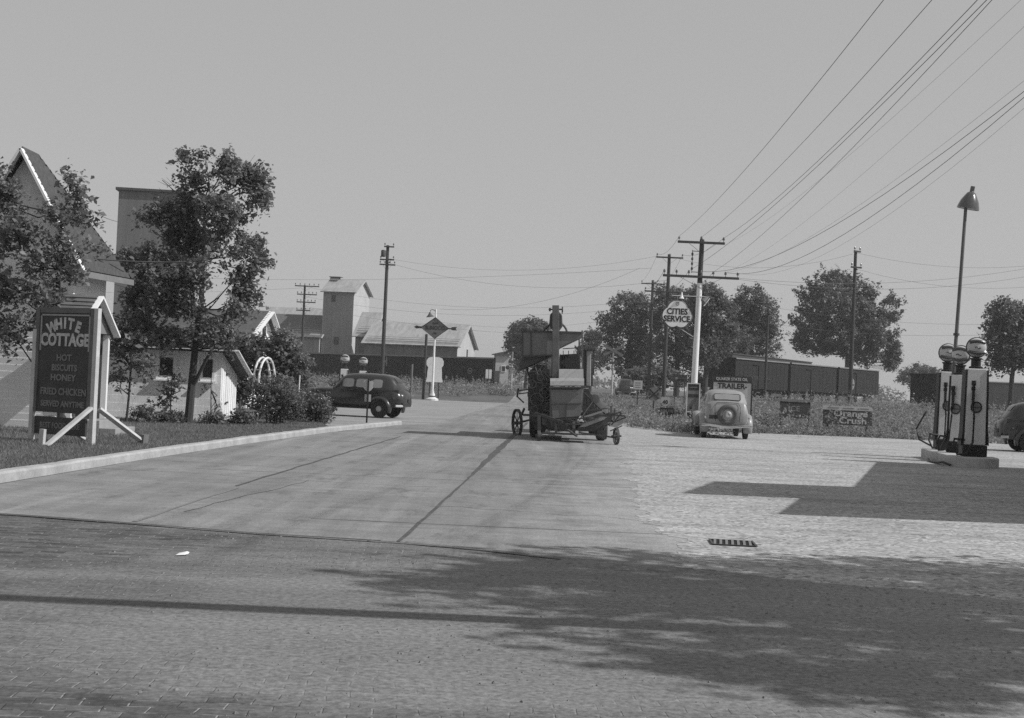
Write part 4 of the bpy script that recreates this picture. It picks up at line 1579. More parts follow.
        sp = MB().ring((0, 0, 0), (1, 0, 0), .265, .088, 32, 10).build('spare_wheel', M['rubber_dusty'], t, True, loc=(-.055, .0, .83))
        MB().ring((-.045, 0, 0), (1, 0, 0), .215, .020, 30, 6).build('highlight_ring', M['chrome'], sp, True)  # added chrome ring, gives the spare wheel its bright highlight
        MB().lathe([(.20, -.03), (.20, .02), (.185, .05), (.14, .06), (.125, .08), (.11, .11), (.06, .135), (.001, .14)], (0, 0, 0), (-1, 0, 0), 24).build('hubcap', M['galv'], sp, True)
        MB().lathe([(.10, .0), (.10, .10), (.06, .145), (.001, .15)], (0, 0, 0), (-1, 0, 0), 20).build('hub', M['chrome'], sp, True)
        mb = MB()
        for sg in (1, -1):
            mb.tube([(-.012, sg * .40, .60), (-.002, sg * .43, .92), (.035, sg * .43, 1.10), (.11, sg * .36, 1.235)], .008, 5)
        mb.tube([(.11, .36, 1.235), (.112, 0, 1.245), (.11, -.36, 1.235)], .008, 5)
        mb.build('boot_seam', M['black'], t)
        mb = MB()
        for sg in (1,):
            mb.box((.02, .47, .74), (.015, .30, .13))
        mb.build('number_plate', M['dark'], t)
        mb = MB()
        mb.tube([(.35, -.25, .30), (.05, -.25, .28)], .025, 8)
        mb.build('exhaust', M['iron'], t, True)
    return t


# dark sedan turned into the forecourt on the left
rearw = G(387, 418.5)
hd = R(180 - 17)                       # heading left and slightly away
off = Matrix.Rotation(hd, 3, 'Z') @ Vector((.80, .7, 0))
make_car('sedan', 'dark humpbacked sedan parked on the forecourt past the kerb end', 'car', (rearw.x - off.x - .32, rearw.y - off.y, .009), hd, M['car_dark'], M['car_dark'], 'sedan')
# light car seen from behind
rw = G(784, 441)
b = G(724, 439)
b.x = (b.x + G(726, 439).x) / 2
make_car('coupe', 'pale car seen from behind with spare wheel, standing on the gravel', 'car', (b.x, b.y - .3, .008), R(87), M['car_tan'], M['car_tan'], 'ford')
# distant car by the crossing
b = at(626, 124)
make_car('sedan', 'small distant dark car beyond the crossing post', 'car', (b.x, b.y, terrain(b.x, b.y) + .12), R(88), M['car_dark'], M['car_dark'], 'sedan')
b = at(999.5, 47)
make_car('sedan', 'dark car whose tail shows past the fuel pumps', 'car', (b.x, b.y, .008), R(-6), M['car_dark'], M['car_dark'], 'sedan')

# ------------------------------------------------------------------ the combine harvester
cb = G(560, 442)
Yc = cb.y
t = thing('combine_harvester', 'pull-type combine harvester with tall grain elevator rolling away on the road', 'combine', (cb.x, Yc, .014), R(-2.2))
t.rotation_euler = (0, R(-2.5), R(-2.2))
kz = 4.487 * 1365 / Yc                 # crop pixels to metres
cx = lambda a: (a - 318) / kz
cz = lambda a: (688 - a) / kz


def pr(name, poly, y0, y1, m, bevel=.01):
    return MB().prism([(cx(a), cz(b)) for a, b in poly], y0, y1).build(name, m, t, bevel=bevel)


# grain tank with slanting floor
gt = pr('grain_tank', [(145, 188), (418, 196), (418, 214), (318, 262), (282, 298), (145, 303)], .75, 2.3, M['binsheet'])
pr('tank_hopper', [(145, 306), (280, 301), (152, 358), (130, 366), (138, 330)], .85, 2.2, M['machine2'])
mb = MB()
for a, b in ((145, 418),):
    mb.bar((cx(143), .73, cz(187)), (cx(419), .73, cz(195)), .04, .05)
mb.bar((cx(186), .735, cz(192)), (cx(186), .735, cz(302)), .03, .03)
mb.bar((cx(143), .735, cz(304)), (cx(283), .735, cz(299)), .05, .04)
mb.bar((cx(146), .735, cz(190)), (cx(146), .735, cz(303)), .035, .03)
mb.build('tank_ribs', M['machine2'], t)
# elevator leg, head and spouts
pr('elevator_leg', [(283, 72), (314, 72), (314, 402), (283, 402)], .45, .70, M['machine'])
mb = MB()
mb.prism([(cx(a), cz(b)) for a, b in [(272, 112), (284, 100), (316, 100), (328, 116), (330, 165), (312, 190), (288, 190), (268, 160)]], .72, 1.05)
mb.build('elevator_head', M['machine2'], t, bevel=.03)
mb = MB()
mb.tube([(cx(276), .88, cz(150)), (cx(262), .88, cz(166)), (cx(250), .88, cz(176)), (cx(243), .88, cz(192))], .03, 8)
mb.tube([(cx(322), .88, cz(150)), (cx(338), .88, cz(166)), (cx(346), .88, cz(178)), (cx(350), .88, cz(194))], .03, 8)
mb.build('elevator_spouts', M['machine2'], t, True)
mb = MB()
mb.cyl((cx(266), .58, cz(90)), (cx(330), .58, cz(90)), .022, None, 8)
mb.cyl((cx(326), .58, cz(90)), (cx(332), .58, cz(90)), .085, None, 14)
mb.cyl((cx(268), .58, cz(91)), (cx(276), .58, cz(91)), .05, None, 12)
mb.bar((cx(328), .58, cz(110)), (cx(328), .58, cz(86)), .03)
mb.build('elevator_shaft', M['iron'], t, True)
# straw hood
mb = MB()
rs = []
hood = [(.62, cz(362)), (.45, cz(366)), (.38, cz(385)), (.32, cz(403)), (.12, cz(407)), (-.03, cz(418)), (-.08, cz(436)), (.1, cz(440)), (1.0, cz(440)), (1.0, cz(362))]
rs = [[Vector((cx(x), y, z)) for y, z in hood] for x in (313, 424)]
mb.rings(rs)
mb.build('straw_hood', M['galv'], t, True)
mb = MB()
rs = [[Vector((cx(x), y, z)) for y, z in [(.30, cz(404)), (.10, cz(405)), (-.05, cz(416)), (-.10, cz(437)), (.10, cz(440)), (.30, cz(440))]] for x in (274, 426)]
mb.rings(rs)
mb.build('rear_hood', M['galv'], t, True)
mb = MB()
mb.bar((cx(268), -.10, cz(446)), (cx(434), -.10, cz(446)), .06, .05)
mb.build('hood_rail', M['iron'], t, bevel=.01)
# separator body
pr('separator_body', [(272, 450), (424, 450), (416, 560), (398, 588), (384, 640), (300, 645), (272, 600)], .0, 4.6, M['machine'])
pr('tail_board', [(276, 455), (420, 455), (408, 575), (284, 585)], -.04, -.005, M['binsheet'])
mb = MB()
for a0, b0, a1, b1 in ((272, 520, 412, 518), (345, 522, 345, 590), (272, 590, 404, 584)):
    mb.bar((cx(a0), -.055, cz(b0)), (cx(a1), -.055, cz(b1)), .03, .025)
mb.build('tail_ribs', M['machine2'], t)
# left machinery side: threshing housing, belts, pulleys
pr('threshing_housing', [(176, 372), (208, 340), (272, 345), (272, 640), (205, 640), (178, 560)], 1.0, 4.2, M['machine2'])
mb = MB()
rn = random.Random(5)
for (a, b, r_, y) in ((196, 410, .17, .9), (236, 455, .22, .85), (220, 520, .26, .8), (252, 400, .12, .8), (190, 480, .14, .9), (258, 540, .13, .75), (206, 580, .16, .85)):
    mb.cyl((cx(a), y - .04, cz(b)), (cx(a), y + .04, cz(b)), r_, None, 20)
    mb.cyl((cx(a), y - .08, cz(b)), (cx(a), y + .2, cz(b)), .03, None, 8)
mb.build('pulleys', M['iron'], t, True)
mb = MB()
for (a0, b0, a1, b1) in ((180, 400, 222, 500), (212, 396, 250, 510), (206, 345, 262, 470), (200, 370, 240, 420), (236, 380, 258, 530), (178, 470, 240, 560), (180, 440, 180, 560), (246, 430, 246, 610), (262, 345, 262, 600), (195, 350, 195, 430), (210, 560, 262, 600)):
    mb.bar((cx(a0), .78 + rn.uniform(-.06, .1), cz(b0)), (cx(a1), .78 + rn.uniform(-.06, .1), cz(b1)), rn.uniform(.02, .045), .025)
mb.build('belts_and_rods', M['iron'], t)
mb = MB()
mb.bar((cx(205), .70, cz(352)), (cx(232), .70, cz(420)), .022)
mb.bar((cx(226), .70, cz(360)), (cx(248), .70, cz(412)), .018)
mb.bar((cx(262), .70, cz(330)), (cx(266), .70, cz(362)), .07, .02)
mb.build('bright_rods', M['galv'], t)
# engine guard and screen behind the hood
mb = MB()
mb.prism([(cx(a), cz(b)) for a, b in [(316, 294), (412, 290), (414, 362), (314, 360)]], 1.5, 2.4)
mb.build('engine', M['machine2'], t, bevel=.03)
mb = MB()
for i in range(8):
    x = cx(320 + i * 12.5)
    mb.bar((x, 1.42, cz(275 if i % 2 else 292)), (x, 1.42, cz(360)), .022)
mb.bar((cx(316), 1.42, cz(296)), (cx(416), 1.42, cz(290)), .03)
mb.bar((cx(316), 1.42, cz(330)), (cx(416), 1.42, cz(328)), .025)
mb.bar((cx(330), 1.45, cz(266)), (cx(402), 1.45, cz(262)), .025)
mb.build('engine_rails', M['iron'], t)
for a0, b0, a1, b1, y_, w_ in ((419, 186, 420, 445, .6, .045), (408, 200, 408, 362, 2.2, .04), (300, 262, 300, 362, 2.2, .05), (160, 345, 186, 470, 2.1, .05), (282, 300, 276, 450, .8, .05)):
    MB().bar((cx(a0), y_, cz(b0)), (cx(a1), y_, cz(b1)), w_).build('tank_post', M['machine'], t)
rn2 = random.Random(77)
for i in range(16):
    a_, b_ = rn2.uniform(182, 268), rn2.uniform(370, 600)
    ln, an = rn2.uniform(.15, .55), rn2.uniform(-1.2, 1.7)
    y_ = .62 + rn2.uniform(-.05, .1)
    MB().bar((cx(a_), y_, cz(b_)), (cx(a_) + ln * math.cos(an), y_ + rn2.uniform(-.1, .1), cz(b_) + ln * math.sin(an)), rn2.uniform(.02, .05), .02).build('linkage', M[rn2.choice(['machine', 'iron', 'galv', 'binsheet', 'iron'])], t)
for (a_, b_, r_) in ((190, 430, .13), (228, 400, .10), (248, 470, .16), (212, 500, .19), (200, 548, .11), (252, 580, .10)):
    o = MB().lathe([(r_ - .02, -.025), (r_, -.025), (r_, .025), (r_ - .02, .025)], (0, 0, 0), (0, 1, 0), 22, True).build('belt_wheel', M['machine'], t, True, loc=(cx(a_), .66, cz(b_)))
    mb = MB()
    for k in range(4):
        an = k * math.pi / 4 + .3
        mb.bar((-r_ * math.cos(an), 0, -r_ * math.sin(an)), (r_ * math.cos(an), 0, r_ * math.sin(an)), .018)
    mb.build('spokes', M['iron'], o)
for a_, b_, a1, b1 in ((178, 372, 270, 372), (178, 420, 270, 428), (180, 505, 270, 505), (440, 590, 540, 590), (430, 620, 430, 560)):
    MB().bar((cx(a_), .7, cz(b_)), (cx(a1), .7, cz(b1)), .035, .03).build('housing_rail', M['machine'], t)
MB().prism([(cx(a), cz(b)) for a, b in [(425, 575), (520, 545), (522, 552), (428, 584)]], -.1, .0).build('conveyor_side', M['galv'], t)
MB().prism([(cx(a), cz(b)) for a, b in [(235, 560), (275, 572), (275, 625), (238, 615)]], .3, .6).build('toolbox', M['machine'], t, bevel=.02)
# upright duct with a cap on the right
MB().prism([(cx(a), cz(b)) for a, b in [(441, 276), (461, 276), (459, 440), (438, 440)]], .9, 1.05).build('duct', M['galv'], t, bevel=.02)
MB().prism([(cx(a), cz(b)) for a, b in [(427, 264), (480, 264), (480, 275), (427, 275)]], .8, 1.2).build('duct_cap', M['machine2'], t, bevel=.01)
mb = MB()
mb.bar((cx(432), 1.0, cz(275)), (cx(432), 1.0, cz(445)), .08, .06)
mb.bar((cx(474), 1.05, cz(275)), (cx(472), 1.05, cz(390)), .05)
mb.bar((cx(424), .7, cz(443)), (cx(454), .7, cz(443)), .06)
mb.build('duct_frame', M['iron'], t)
# lower carriage: header platform, draw bars, axle
mb = MB()
mb.prism([(cx(a), cz(b)) for a, b in [(398, 622), (545, 560), (560, 556), (548, 590), (470, 640), (400, 642)]], -.3, .9)
mb.build('platform', M['machine2'], t, bevel=.015)
mb = MB()
mb.prism([(cx(a), cz(b)) for a, b in [(405, 622), (420, 606), (505, 578), (530, 576), (515, 588), (430, 620)]], -.36, -.30)
mb.build('platform_sheet', M['galv'], t)
mb = MB()
for (a0, b0, y0, a1, b1, y1, w_) in (
        (150, 570, .4, 300, 575, .2, .08), (205, 560, -.1, 330, 600, -.25, .08), (300, 575, .1, 420, 615, -.2, .09), (400, 585, -.35, 590, 556, -.45, .05),
        (400, 645, -.4, 562, 668, -.4, .055), (235, 650, -.2, 395, 655, -.3, .05), (540, 565, -.35, 606, 572, -.6, .05), (590, 560, -.4, 545, 612, -.4, .05),
        (520, 565, .1, 560, 600, -.2, .05), (350, 632, -.3, 392, 660, -.7, .05), (425, 470, .2, 520, 565, .1, .05), (436, 475, .2, 436, 600, .1, .035), (424, 560, .1, 500, 548, .1, .04),
        (405, 590, -.2, 470, 500, .1, .03), (460, 480, .1, 440, 600, .1, .03), (548, 530, .3, 548, 580, .2, .06), (455, 478, .1, 465, 510, .1, .09), (300, 610, -.1, 300, 650, -.1, .07), (380, 600, -.2, 380, 650, -.3, .08),
        (425, 520, .2, 490, 560, .1, .03), (440, 548, .0, 530, 540, .0, .035), (400, 610, -.4, 540, 556, -.45, .03)):
    mb.bar((cx(a0), y0, cz(b0)), (cx(a1), y1, cz(b1)), w_, w_ * .8)
mb.build('frame_bars', M['iron'], t)
pr('axle_beam', [(250, 600), (420, 600), (410, 640), (262, 640)], .2, .5, M['machine2'])
rn3 = random.Random(31)
for i in range(18):
    a_, b_ = rn3.uniform(425, 560), rn3.uniform(555, 640)
    if b_ < 690 - a_ * .2:
        b_ = rn3.uniform(590, 645)
    ln, an = rn3.uniform(.2, .7), rn3.choice([-.25, .1, 1.2, 1.6, 2.4, .45])
    y_ = rn3.uniform(-.4, .9)
    MB().bar((cx(a_), y_, cz(b_)), (cx(a_) - ln * math.cos(an), y_ + rn3.uniform(-.2, .2), cz(b_) + ln * .5 * math.sin(an)), rn3.uniform(.025, .06), .03).build('linkage', M[rn3.choice(['machine', 'iron', 'iron', 'machine2', 'binsheet'])], t)
for i in range(9):
    a_ = 280 + i * 15
    MB().bar((cx(a_), -.05, cz(592 + rn3.uniform(-3, 3))), (cx(a_ + rn3.uniform(-6, 6)), -.05, cz(640)), .02).build('straw_rack_tine', M['iron'], t)
pr('drive_housing', [(426, 452), (452, 452), (470, 500), (486, 560), (470, 600), (424, 600), (420, 520)], 1.2, 2.0, M['machine2'])
pr('engine_side', [(424, 300), (436, 300), (470, 320), (472, 440), (424, 440)], 1.6, 2.6, M['machine2'])
# wheels
o = MB().lathe([(.25, -.16), (.42, -.18), (.53, -.15), (.56, -.06), (.56, .06), (.53, .15), (.42, .18), (.25, .16)], (0, 0, 0), (1, 0, 0), 28).build('tyre', M['rubber_dusty'], t, True, loc=(cx(513), 2.2, .51))
MB().lathe([(.24, -.10), (.24, .10), (.08, .14), (.001, .15)], (0, 0, 0), (1, 0, 0), 18).build('rim', M['iron'], o, True)
o = MB().lathe([(.25, -.14), (.42, -.16), (.53, -.13), (.56, -.05), (.56, .05), (.53, .13), (.42, .16), (.25, .14)], (0, 0, 0), (1, 0, 0), 28).build('tyre', M['rubber'], t, True, loc=(cx(198), 2.2, .59))
MB().lathe([(.24, -.10), (.24, .10), (.08, .14), (.001, .15)], (0, 0, 0), (1, 0, 0), 18).build('rim', M['iron'], o, True)


def steel_wheel(name, loc, r, wdt, ax, ns=8):
    o = MB().lathe([(r - .035, -wdt / 2), (r, -wdt / 2), (r, wdt / 2), (r - .035, wdt / 2)], (0, 0, 0), ax, 30, True).build(name, M['iron'], t, True, loc=loc)
    x, y = frame(Vector(ax))
    mb = MB()
    for i in range(ns):
        a = 2 * math.pi * i / ns
        mb.bar(Vector((0, 0, 0)), (x * math.cos(a) + y * math.sin(a)) * (r - .01), .025)
    mb.cyl(-Vector(ax) * .09, Vector(ax) * .09, .055, None, 10)
    mb.build('spokes', M['iron'], o)
    return o


steel_wheel('steel_wheel', (cx(106), 3.6, .42), .44, .09, (.94, .34, 0))
steel_wheel('steel_wheel', (cx(567), -.42, .17), .235, .07, (.97, .25, 0), 6)
steel_wheel('steel_wheel', (cx(224), -.2, .17), .15, .09, (.98, .1, 0), 6)
mb = MB()
mb.bar((cx(225), -.2, cz(570)), (cx(225), -.2, cz(680)), .09, .09)
mb.bar((cx(545), -.42, .17), (cx(590), -.42, .17), .05)
mb.bar((cx(106), 3.6, .42), (cx(190), 3.4, .55), .06)
mb.build('wheel_stems', M['iron'], t)
# left outrigger with seat
mb = MB()
mb.bar((cx(120), 1.7, cz(462)), (cx(172), 1.6, cz(455)), .07, .04)
mb.bar((cx(126), 1.7, cz(476)), (cx(172), 1.6, cz(470)), .035)
mb.bar((cx(122), 1.7, cz(450)), (cx(116), 1.75, cz(492)), .04)
mb.bar((cx(118), 1.7, cz(490)), (cx(148), 1.7, cz(518)), .07, .04)
mb.bar((cx(172), 1.6, cz(440)), (cx(172), 1.6, cz(555)), .05)
mb.bar((cx(150), 1.75, cz(545)), (cx(136), 1.9, cz(575)), .05)
mb.build('outrigger', M['machine2'], t)

# tractor ahead of the combine, seen only between its members
tr = thing('farm_tractor', 'dark farm tractor towing the combine, mostly hidden behind it', 'tractor', (cb.x + .45, Yc + 6.2, .014), R(-2.2))
MB().prism([(-.28, .75), (.28, .75), (.26, 1.35), (.12, 1.5), (-.12, 1.5), (-.26, 1.35)], 1.0, 3.0).build('bonnet', M['machine2'], tr, bevel=.03)
MB().prism([(-.35, .5), (.35, .5), (.3, 1.0), (-.3, 1.0)], -.2, 1.1).build('gearbox', M['iron'], tr, bevel=.04)
for sx_ in (-.85, .85):
    o = MB().lathe([(.30, -.14), (.52, -.17), (.64, -.13), (.67, 0), (.64, .13), (.52, .17), (.30, .14)], (0, 0, 0), (1, 0, 0), 28).build('rear_wheel', M['rubber'], tr, True, loc=(sx_, .2, .67))
    MB().lathe([(.29, -.05), (.29, .05), (.1, .09), (.001, .1)], (0, 0, 0), (1, 0, 0), 18).build('rim', M['iron'], o, True)
    MB().lathe([(.16, -.08), (.32, -.1), (.36, 0), (.32, .1), (.16, .08)], (0, 0, 0), (1, 0, 0), 22).build('front_wheel', M['rubber'], tr, True, loc=(sx_ * .3, 2.7, .36))
MB().bar((-.85, .2, .67), (.85, .2, .67), .12).build('axle', M['iron'], tr)
MB().lathe([(.001, 0), (.2, .01), (.24, .05), (.22, .06), (.001, .03)], (0, -.15, 1.15), n=18).build('seat', M['iron'], tr, True)
MB().tube([(0, .95, 1.3), (0, .55, 1.62)], .02, 8).ring((0, .55, 1.62), (0, -.62, .78), .2, .016).build('steering_wheel', M['black'], tr, True)
MB().bar((0, -1.9, .42), (0, .1, .5), .1).build('drawbar', M['iron'], tr)
MB().tube([(.15, 1.9, 1.45), (.15, 1.9, 2.1)], .03, 8).build('exhaust', M['iron'], tr, True)
# ------------------------------------------------------------------ utility poles and wires
INS = None


def insulator(parent, loc, k=1.0):
    global INS
    if INS is None:
        INS = MB().lathe([(.012, 0), (.012, .08), (.045, .08), (.05, .12), (.035, .17), (.02, .2), (.001, .2)], n=8).build('insulator', M['insul'], parent, True)
        INS.location = loc
        return INS
    c = INS.copy()
    COL.objects.link(c)
    c.parent = parent
    c.location = loc
    c.scale = (k, k, k)
    return c


def pole(label, px, ytop, Y, arms, r=.16, group=None, m='pole', white_to=None, lean=(0, 0), steps=False, cat='utility pole', name='utility_pole'):
    """arms: (height below top, half width left, half width right, pins, yaw degrees)"""
    b = at(px, Y)
    top = P(px, ytop, Y)
    H = top.z - b.z
    t = thing(name, label, cat, b, 0, group)
    dx = P(px, ytop, Y)
    top_x = lean[0]
    shaft = MB().tube([(0, 0, -.2), (top_x * .5, 0, H * .5), (top_x, 0, H)], [r, r * .86, r * .70], 12).build('pole', M[m], t, True)
    if white_to:
        MB().tube([(0, 0, 0.0), (top_x * white_to, 0, H * white_to)], [r + .006, r * (1 - .3 * white_to) + .006], 12).build('white_band', M['white'], t, True)
    pts = []
    for (dz, wl, wr_, pins, yaw) in arms:
        z = H - dz
        xx = top_x * z / H
        a = R(yaw)
        d = Vector((math.cos(a), math.sin(a), 0))
        c = Vector((xx, 0, z)) + Vector((d.y, -d.x, 0)) * (r * .8 + .03)
        arm = MB().bar(c - d * wl, c + d * wr_, .085, .11).build('crossarm', M[m], t, bevel=.008)
        mb = MB()
        for s_ in (-1, 1):
            ww = wl if s_ < 0 else wr_
            if ww > .5:
                mb.bar(c + d * s_ * ww * .55 - Vector((0, 0, .04)), Vector((xx, 0, z - .5)) + Vector((d.y, -d.x, 0)) * (r * .8), .03, .012)
        if mb.v:
            mb.build('brace', M['iron'], t)
        row = []
        for i in range(pins):
            f = -wl + .06 + (wl + wr_ - .12) * i / max(1, pins - 1)
            if pins == 1:
                f = 0
            q_ = c + d * f + Vector((0, 0, .05))
            insulator(arm, q_, 1.2)
            row.append(b + q_ + Vector((0, 0, .2)))
        pts.append(row)
    return t, pts, b, H


def wire(p0, p1, sag, r=.014, m='wire', label='overhead wire strung between the poles', group='overhead wires', name='overhead_wire'):
    p0, p1 = Vector(p0), Vector(p1)
    pts = []
    n = 22
    for i in range(n + 1):
        s_ = i / n
        p_ = p0.lerp(p1, s_)
        p_.z -= sag * 4 * s_ * (1 - s_)
        pts.append(p_)
    o = MB().tube(pts, r, 4).build(name, M[m], None, True)
    return tag(o, label, 'wire', group)


POLE_LAB = {}
t1, A1, b1, H1 = pole('tall pole with two crossarms and white painted lower half, carrying the clover sign', 691.8, 239, 62, [(.16, 1.12, 1.02, 3, 0), (1.72, 1.72, 1.75, 7, 2)], .15, None, white_to=.765, lean=(.12, 0))
mb = MB()
for i in range(4):
    mb.lathe([(.03, 0), (.05, .03), (.05, .10), (.03, .13)], (-.30, -.05, H1 - .75 - .22 * i), n=8)
mb.bar((-.30, -.05, H1 - 1.55), (-.30, -.05, H1 - .5), .03)
mb.bar((-.30, -.05, H1 - .55), (0, 0, H1 - .55), .03)
mb.bar((-.30, -.05, H1 - 1.5), (0, 0, H1 - 1.5), .03)
mb.build('spool_rack', M['iron'], t1)
t2, A2, b2, H2 = pole('dark pole with two crossarms standing next beyond the white painted pole', 663, 254, 99, [(.25, .95, 1.0, 3, 0), (2.75, 1.7, 1.75, 6, 0)], .16)
t3, A3, b3, H3 = pole('dark pole with ball insulators seen through the trees, third from the gravel lot', 648, 280, 128, [(.35, 1.1, 1.1, 3, 0), (2.2, 1.8, 1.7, 5, 0)], .17)
t4, A4, b4, H4 = pole('thin short bare pole in front of the dark boxcars', 764.5, 309, 96, [(.3, .3, .3, 2, 70)], .10)
t5, A5, b5, H5 = pole('tall dark pole with narrow top before the broad tree', 849.5, 251, 92, [(.02, .32, .32, 2, 35), (1.1, .42, .42, 2, 20)], .15)
t6, A6, b6, H6 = pole('telegraph pole with four crossarms before the grain elevator', 300.5, 285, 140, [(.1, 1.0, 1.5, 6, 0), (.95, .75, 1.3, 6, 0), (1.75, .75, 1.2, 6, 0), (2.6, .75, .7, 4, 0)], .15)
t7, A7, b7, H7 = pole('tall power pole with small transformer beside the grain elevator', 381, 245, 108, [(.12, .3, .5, 2, 8), (1.15, .55, .6, 2, -8), (1.55, .6, .65, 4, 8)], .17)
MB().lathe([(.001, 0), (.17, .02), (.19, .1), (.19, .5), (.15, .55), (.001, .58)], (-.32, -.05, H7 - .95), n=14).build('transformer', M['iron'], t7, True)
for px, yt, Y, rr_, lab in ((423, 334, 107, .12, 'plain dark post just beside the cut-out billboard'), (410.5, 364, 112, .10, 'short pale wooden post in the siding weeds')):
    b = at(px, Y)
    h = P(px, yt, Y).z - b.z
    tag(MB().tube([(0, 0, -.2), (.04 * (h / 4), 0, h)], [rr_, rr_ * .85], 10).build('wooden_post', M['pole'] if h > 3 else M['wood'], None, True, loc=b), lab, 'post')

# near poles outside the frame that carry the span overhead
near = Vector((5.05, 9.25, 0))
lean_ = -math.sin(R(SUN_AZ)) / math.tan(R(SUN_EL))      # lean set so the pole shadows lie level across the street
tn = thing('utility_pole', 'near utility pole carrying the wires over the road', 'utility pole', near)
MB().tube([(0, 0, -.2), (0, 10.2 * lean_, 10.2)], [.16, .11], 12).build('pole', M['pole'], tn, True)
MB().bar((-1.2, -.15 + 9 * lean_, 9.0), (1.2, -.15 + 9 * lean_, 9.0), .09, .11).build('crossarm', M['pole'], tn)
near2 = Vector((10.4, 9.3, 0))
tn = thing('utility_pole', 'second near utility pole carrying the service cables', 'utility pole', near2)
MB().tube([(0, 0, -.2), (0, 9.2 * lean_, 9.2)], [.15, .11], 12).build('pole', M['pole'], tn, True)
MB().bar((-.9, -.15 + 8.6 * lean_, 8.6), (.9, -.15 + 8.6 * lean_, 8.6), .09, .11).build('crossarm', M['pole'], tn)


def through(p0, px, py, ynear, frac=1.0):
    """far end of a wire that leaves p0 and crosses the frame edge at px,py, carried on to depth ynear"""
    return None


# main span: from the upper crossarm and spool rack towards the camera; (px, py) where each leaves the frame
SPAN = [(A1[0][0], (852, 40), 24.0, .5, .007), (A1[0][1], (900, 36), 23.6, .5, .007), (A1[0][2], (939, 40), 23.2, .55, .008), (A1[1][2], (947, 40), 22.8, .6, .008),
        (A1[1][4], (955, 40), 22.4, .6, .007), (A1[0][2] + Vector((.1, 0, -.3)), (978, 40), 22.0, .6, .003), (A1[1][5], (1010, 40), 21.0, .7, .003),
        (A1[1][5] + Vector((.1, 0, 0)), (1010, 92), 22.0, .9, .003), (A1[1][3], (1008, 104), 23.0, 1.5, .007), (A1[1][5], (1008, 111), 22.6, 1.6, .007), (A1[1][6], (1008, 122), 22.6, 1.6, .003)]
for p0, (px, py), Yn, sag, r_ in SPAN:
    q1 = P(px, py, Yn)
    p0 = Vector(p0)
    # parabola through p0 and q1, carried on past the frame to the near pole's depth
    k_ = (p0.y - 9.3) / (p0.y - q1.y)
    q0 = p0 + (q1 - p0) * k_
    s_ = 1 / k_
    drop = sag * 4 * s_ * (1 - s_)
    q0.z += drop / s_
    wire(p0, q0, sag, r_, 'wire' if r_ > .004 else 'wire_thin')
for a_, b_ in ((A1[0], A2[0]), (A1[1], A2[1]), (A2[0], A3[0]), (A2[1], A3[1])):
    for i in range(0, min(len(a_), len(b_)), 2):
        wire(a_[i], b_[i], .35, .008)
# railway wires crossing behind
for (x0, y0, Y0), (x1, y1, Y1), sag, r_ in (
        ((-40, 264, 150), (652, 268, 128), 1.4, .010), ((-40, 286, 150), (300, 288, 140), .6, .009), ((303, 286, 140), (648, 300, 128), 1.4, .009), ((303, 296, 140), (648, 306, 128), 1.4, .009),
        ((303, 306, 140), (760, 330, 128), 1.6, .009), ((386, 262, 108), (668, 280, 99), 1.2, .008), ((386, 258, 108), (658, 256, 99), 1.0, .007),
        ((440, 309, 106), (640, 268, 99), 1.0, .008), ((853, 252, 92), (1060, 262, 96), .7, .008), ((853, 268, 92), (1060, 283, 96), .8, .008), ((736, 278, 62), (1060, 262, 70), .6, .007), ((736, 279, 62), (1060, 270, 70), .7, .007),
        ((668, 256, 99), (853, 254, 92), .9, .007), ((735, 300, 128), (1060, 322, 120), 1.0, .009), ((735, 318, 128), (1060, 330, 120), 1.0, .009), ((440, 322, 150), (620, 318, 150), .8, .009)):
    wire(P(x0, y0, Y0), P(x1, y1, Y1), sag, r_, 'wire_thin', 'thin railway wire strung across the sky behind the crossing', 'railway wires')
wire(P(86, 258, 31.5), P(206, 261, 37), .06, .016, 'wire', 'low service wire crossing in front of the maple tree', None, 'service_wire')
wire(P(60, 190, 40), P(121, 222, 90), .2, .012, 'wire', 'thin service wire between cottage roof and dark tower', None, 'service_wire')

# ------------------------------------------------------------------ clover sign hung from the white pole
Ys = 61.6
c = P(677, 314, Ys)
gz = terrain(c.x, c.y)
t = thing('clover_sign', 'round white clover shaped oil company sign hung from the white painted pole', 'sign', (c.x, c.y, c.z))
r0 = 14.2 / 1365 * Ys
pts = []
cen = [(0, r0 * .24, r0 * .70), (-r0 * .40, -r0 * .14, r0 * .62), (r0 * .40, -r0 * .14, r0 * .62), (-r0 * .30, -r0 * .42, r0 * .5), (r0 * .30, -r0 * .42, r0 * .5)]
for i in range(90):
    a = 2 * math.pi * i / 90 + math.pi / 2
    d = Vector((math.cos(a), math.sin(a)))
    best = 0
    for (x, z, rad) in cen:
        bq = d.x * x + d.y * z
        disc = bq * bq - (x * x + z * z - rad * rad)
        if disc > 0:
            best = max(best, bq + math.sqrt(disc))
    pts.append((d.x * best, d.y * best))
MB().prism(pts, -.05, .05).build('sign_face', M['sign_white'], t)
mb = MB()
mb.tube([Vector((x * 1.02, 0, z * 1.02)) for x, z in pts] + [Vector((pts[0][0] * 1.02, 0, pts[0][1] * 1.02))], .045, 6)
mb.build('rim', M['machine'], t, True)
mb = MB()
mb.text('CITIES', tm(0, -.056, r0 * .16), .37, .012, sx=.92)
mb.text('SERVICE', tm(0, -.056, -r0 * .36), .37, .012, sx=.90)
mb.build('lettering', M['black'], t)
MB().ring((0, -.055, r0 * .72), (0, 1, 0), .07, .014, 16, 6).build('emblem', M['grey'], t)
MB().prism([(.03 * math.cos(k), r0 * .72 + .03 * math.sin(k)) for k in np.linspace(0, 6.28, 4)[:3]], -.06, -.05).build('emblem', M['grey'], t)
mb = MB()
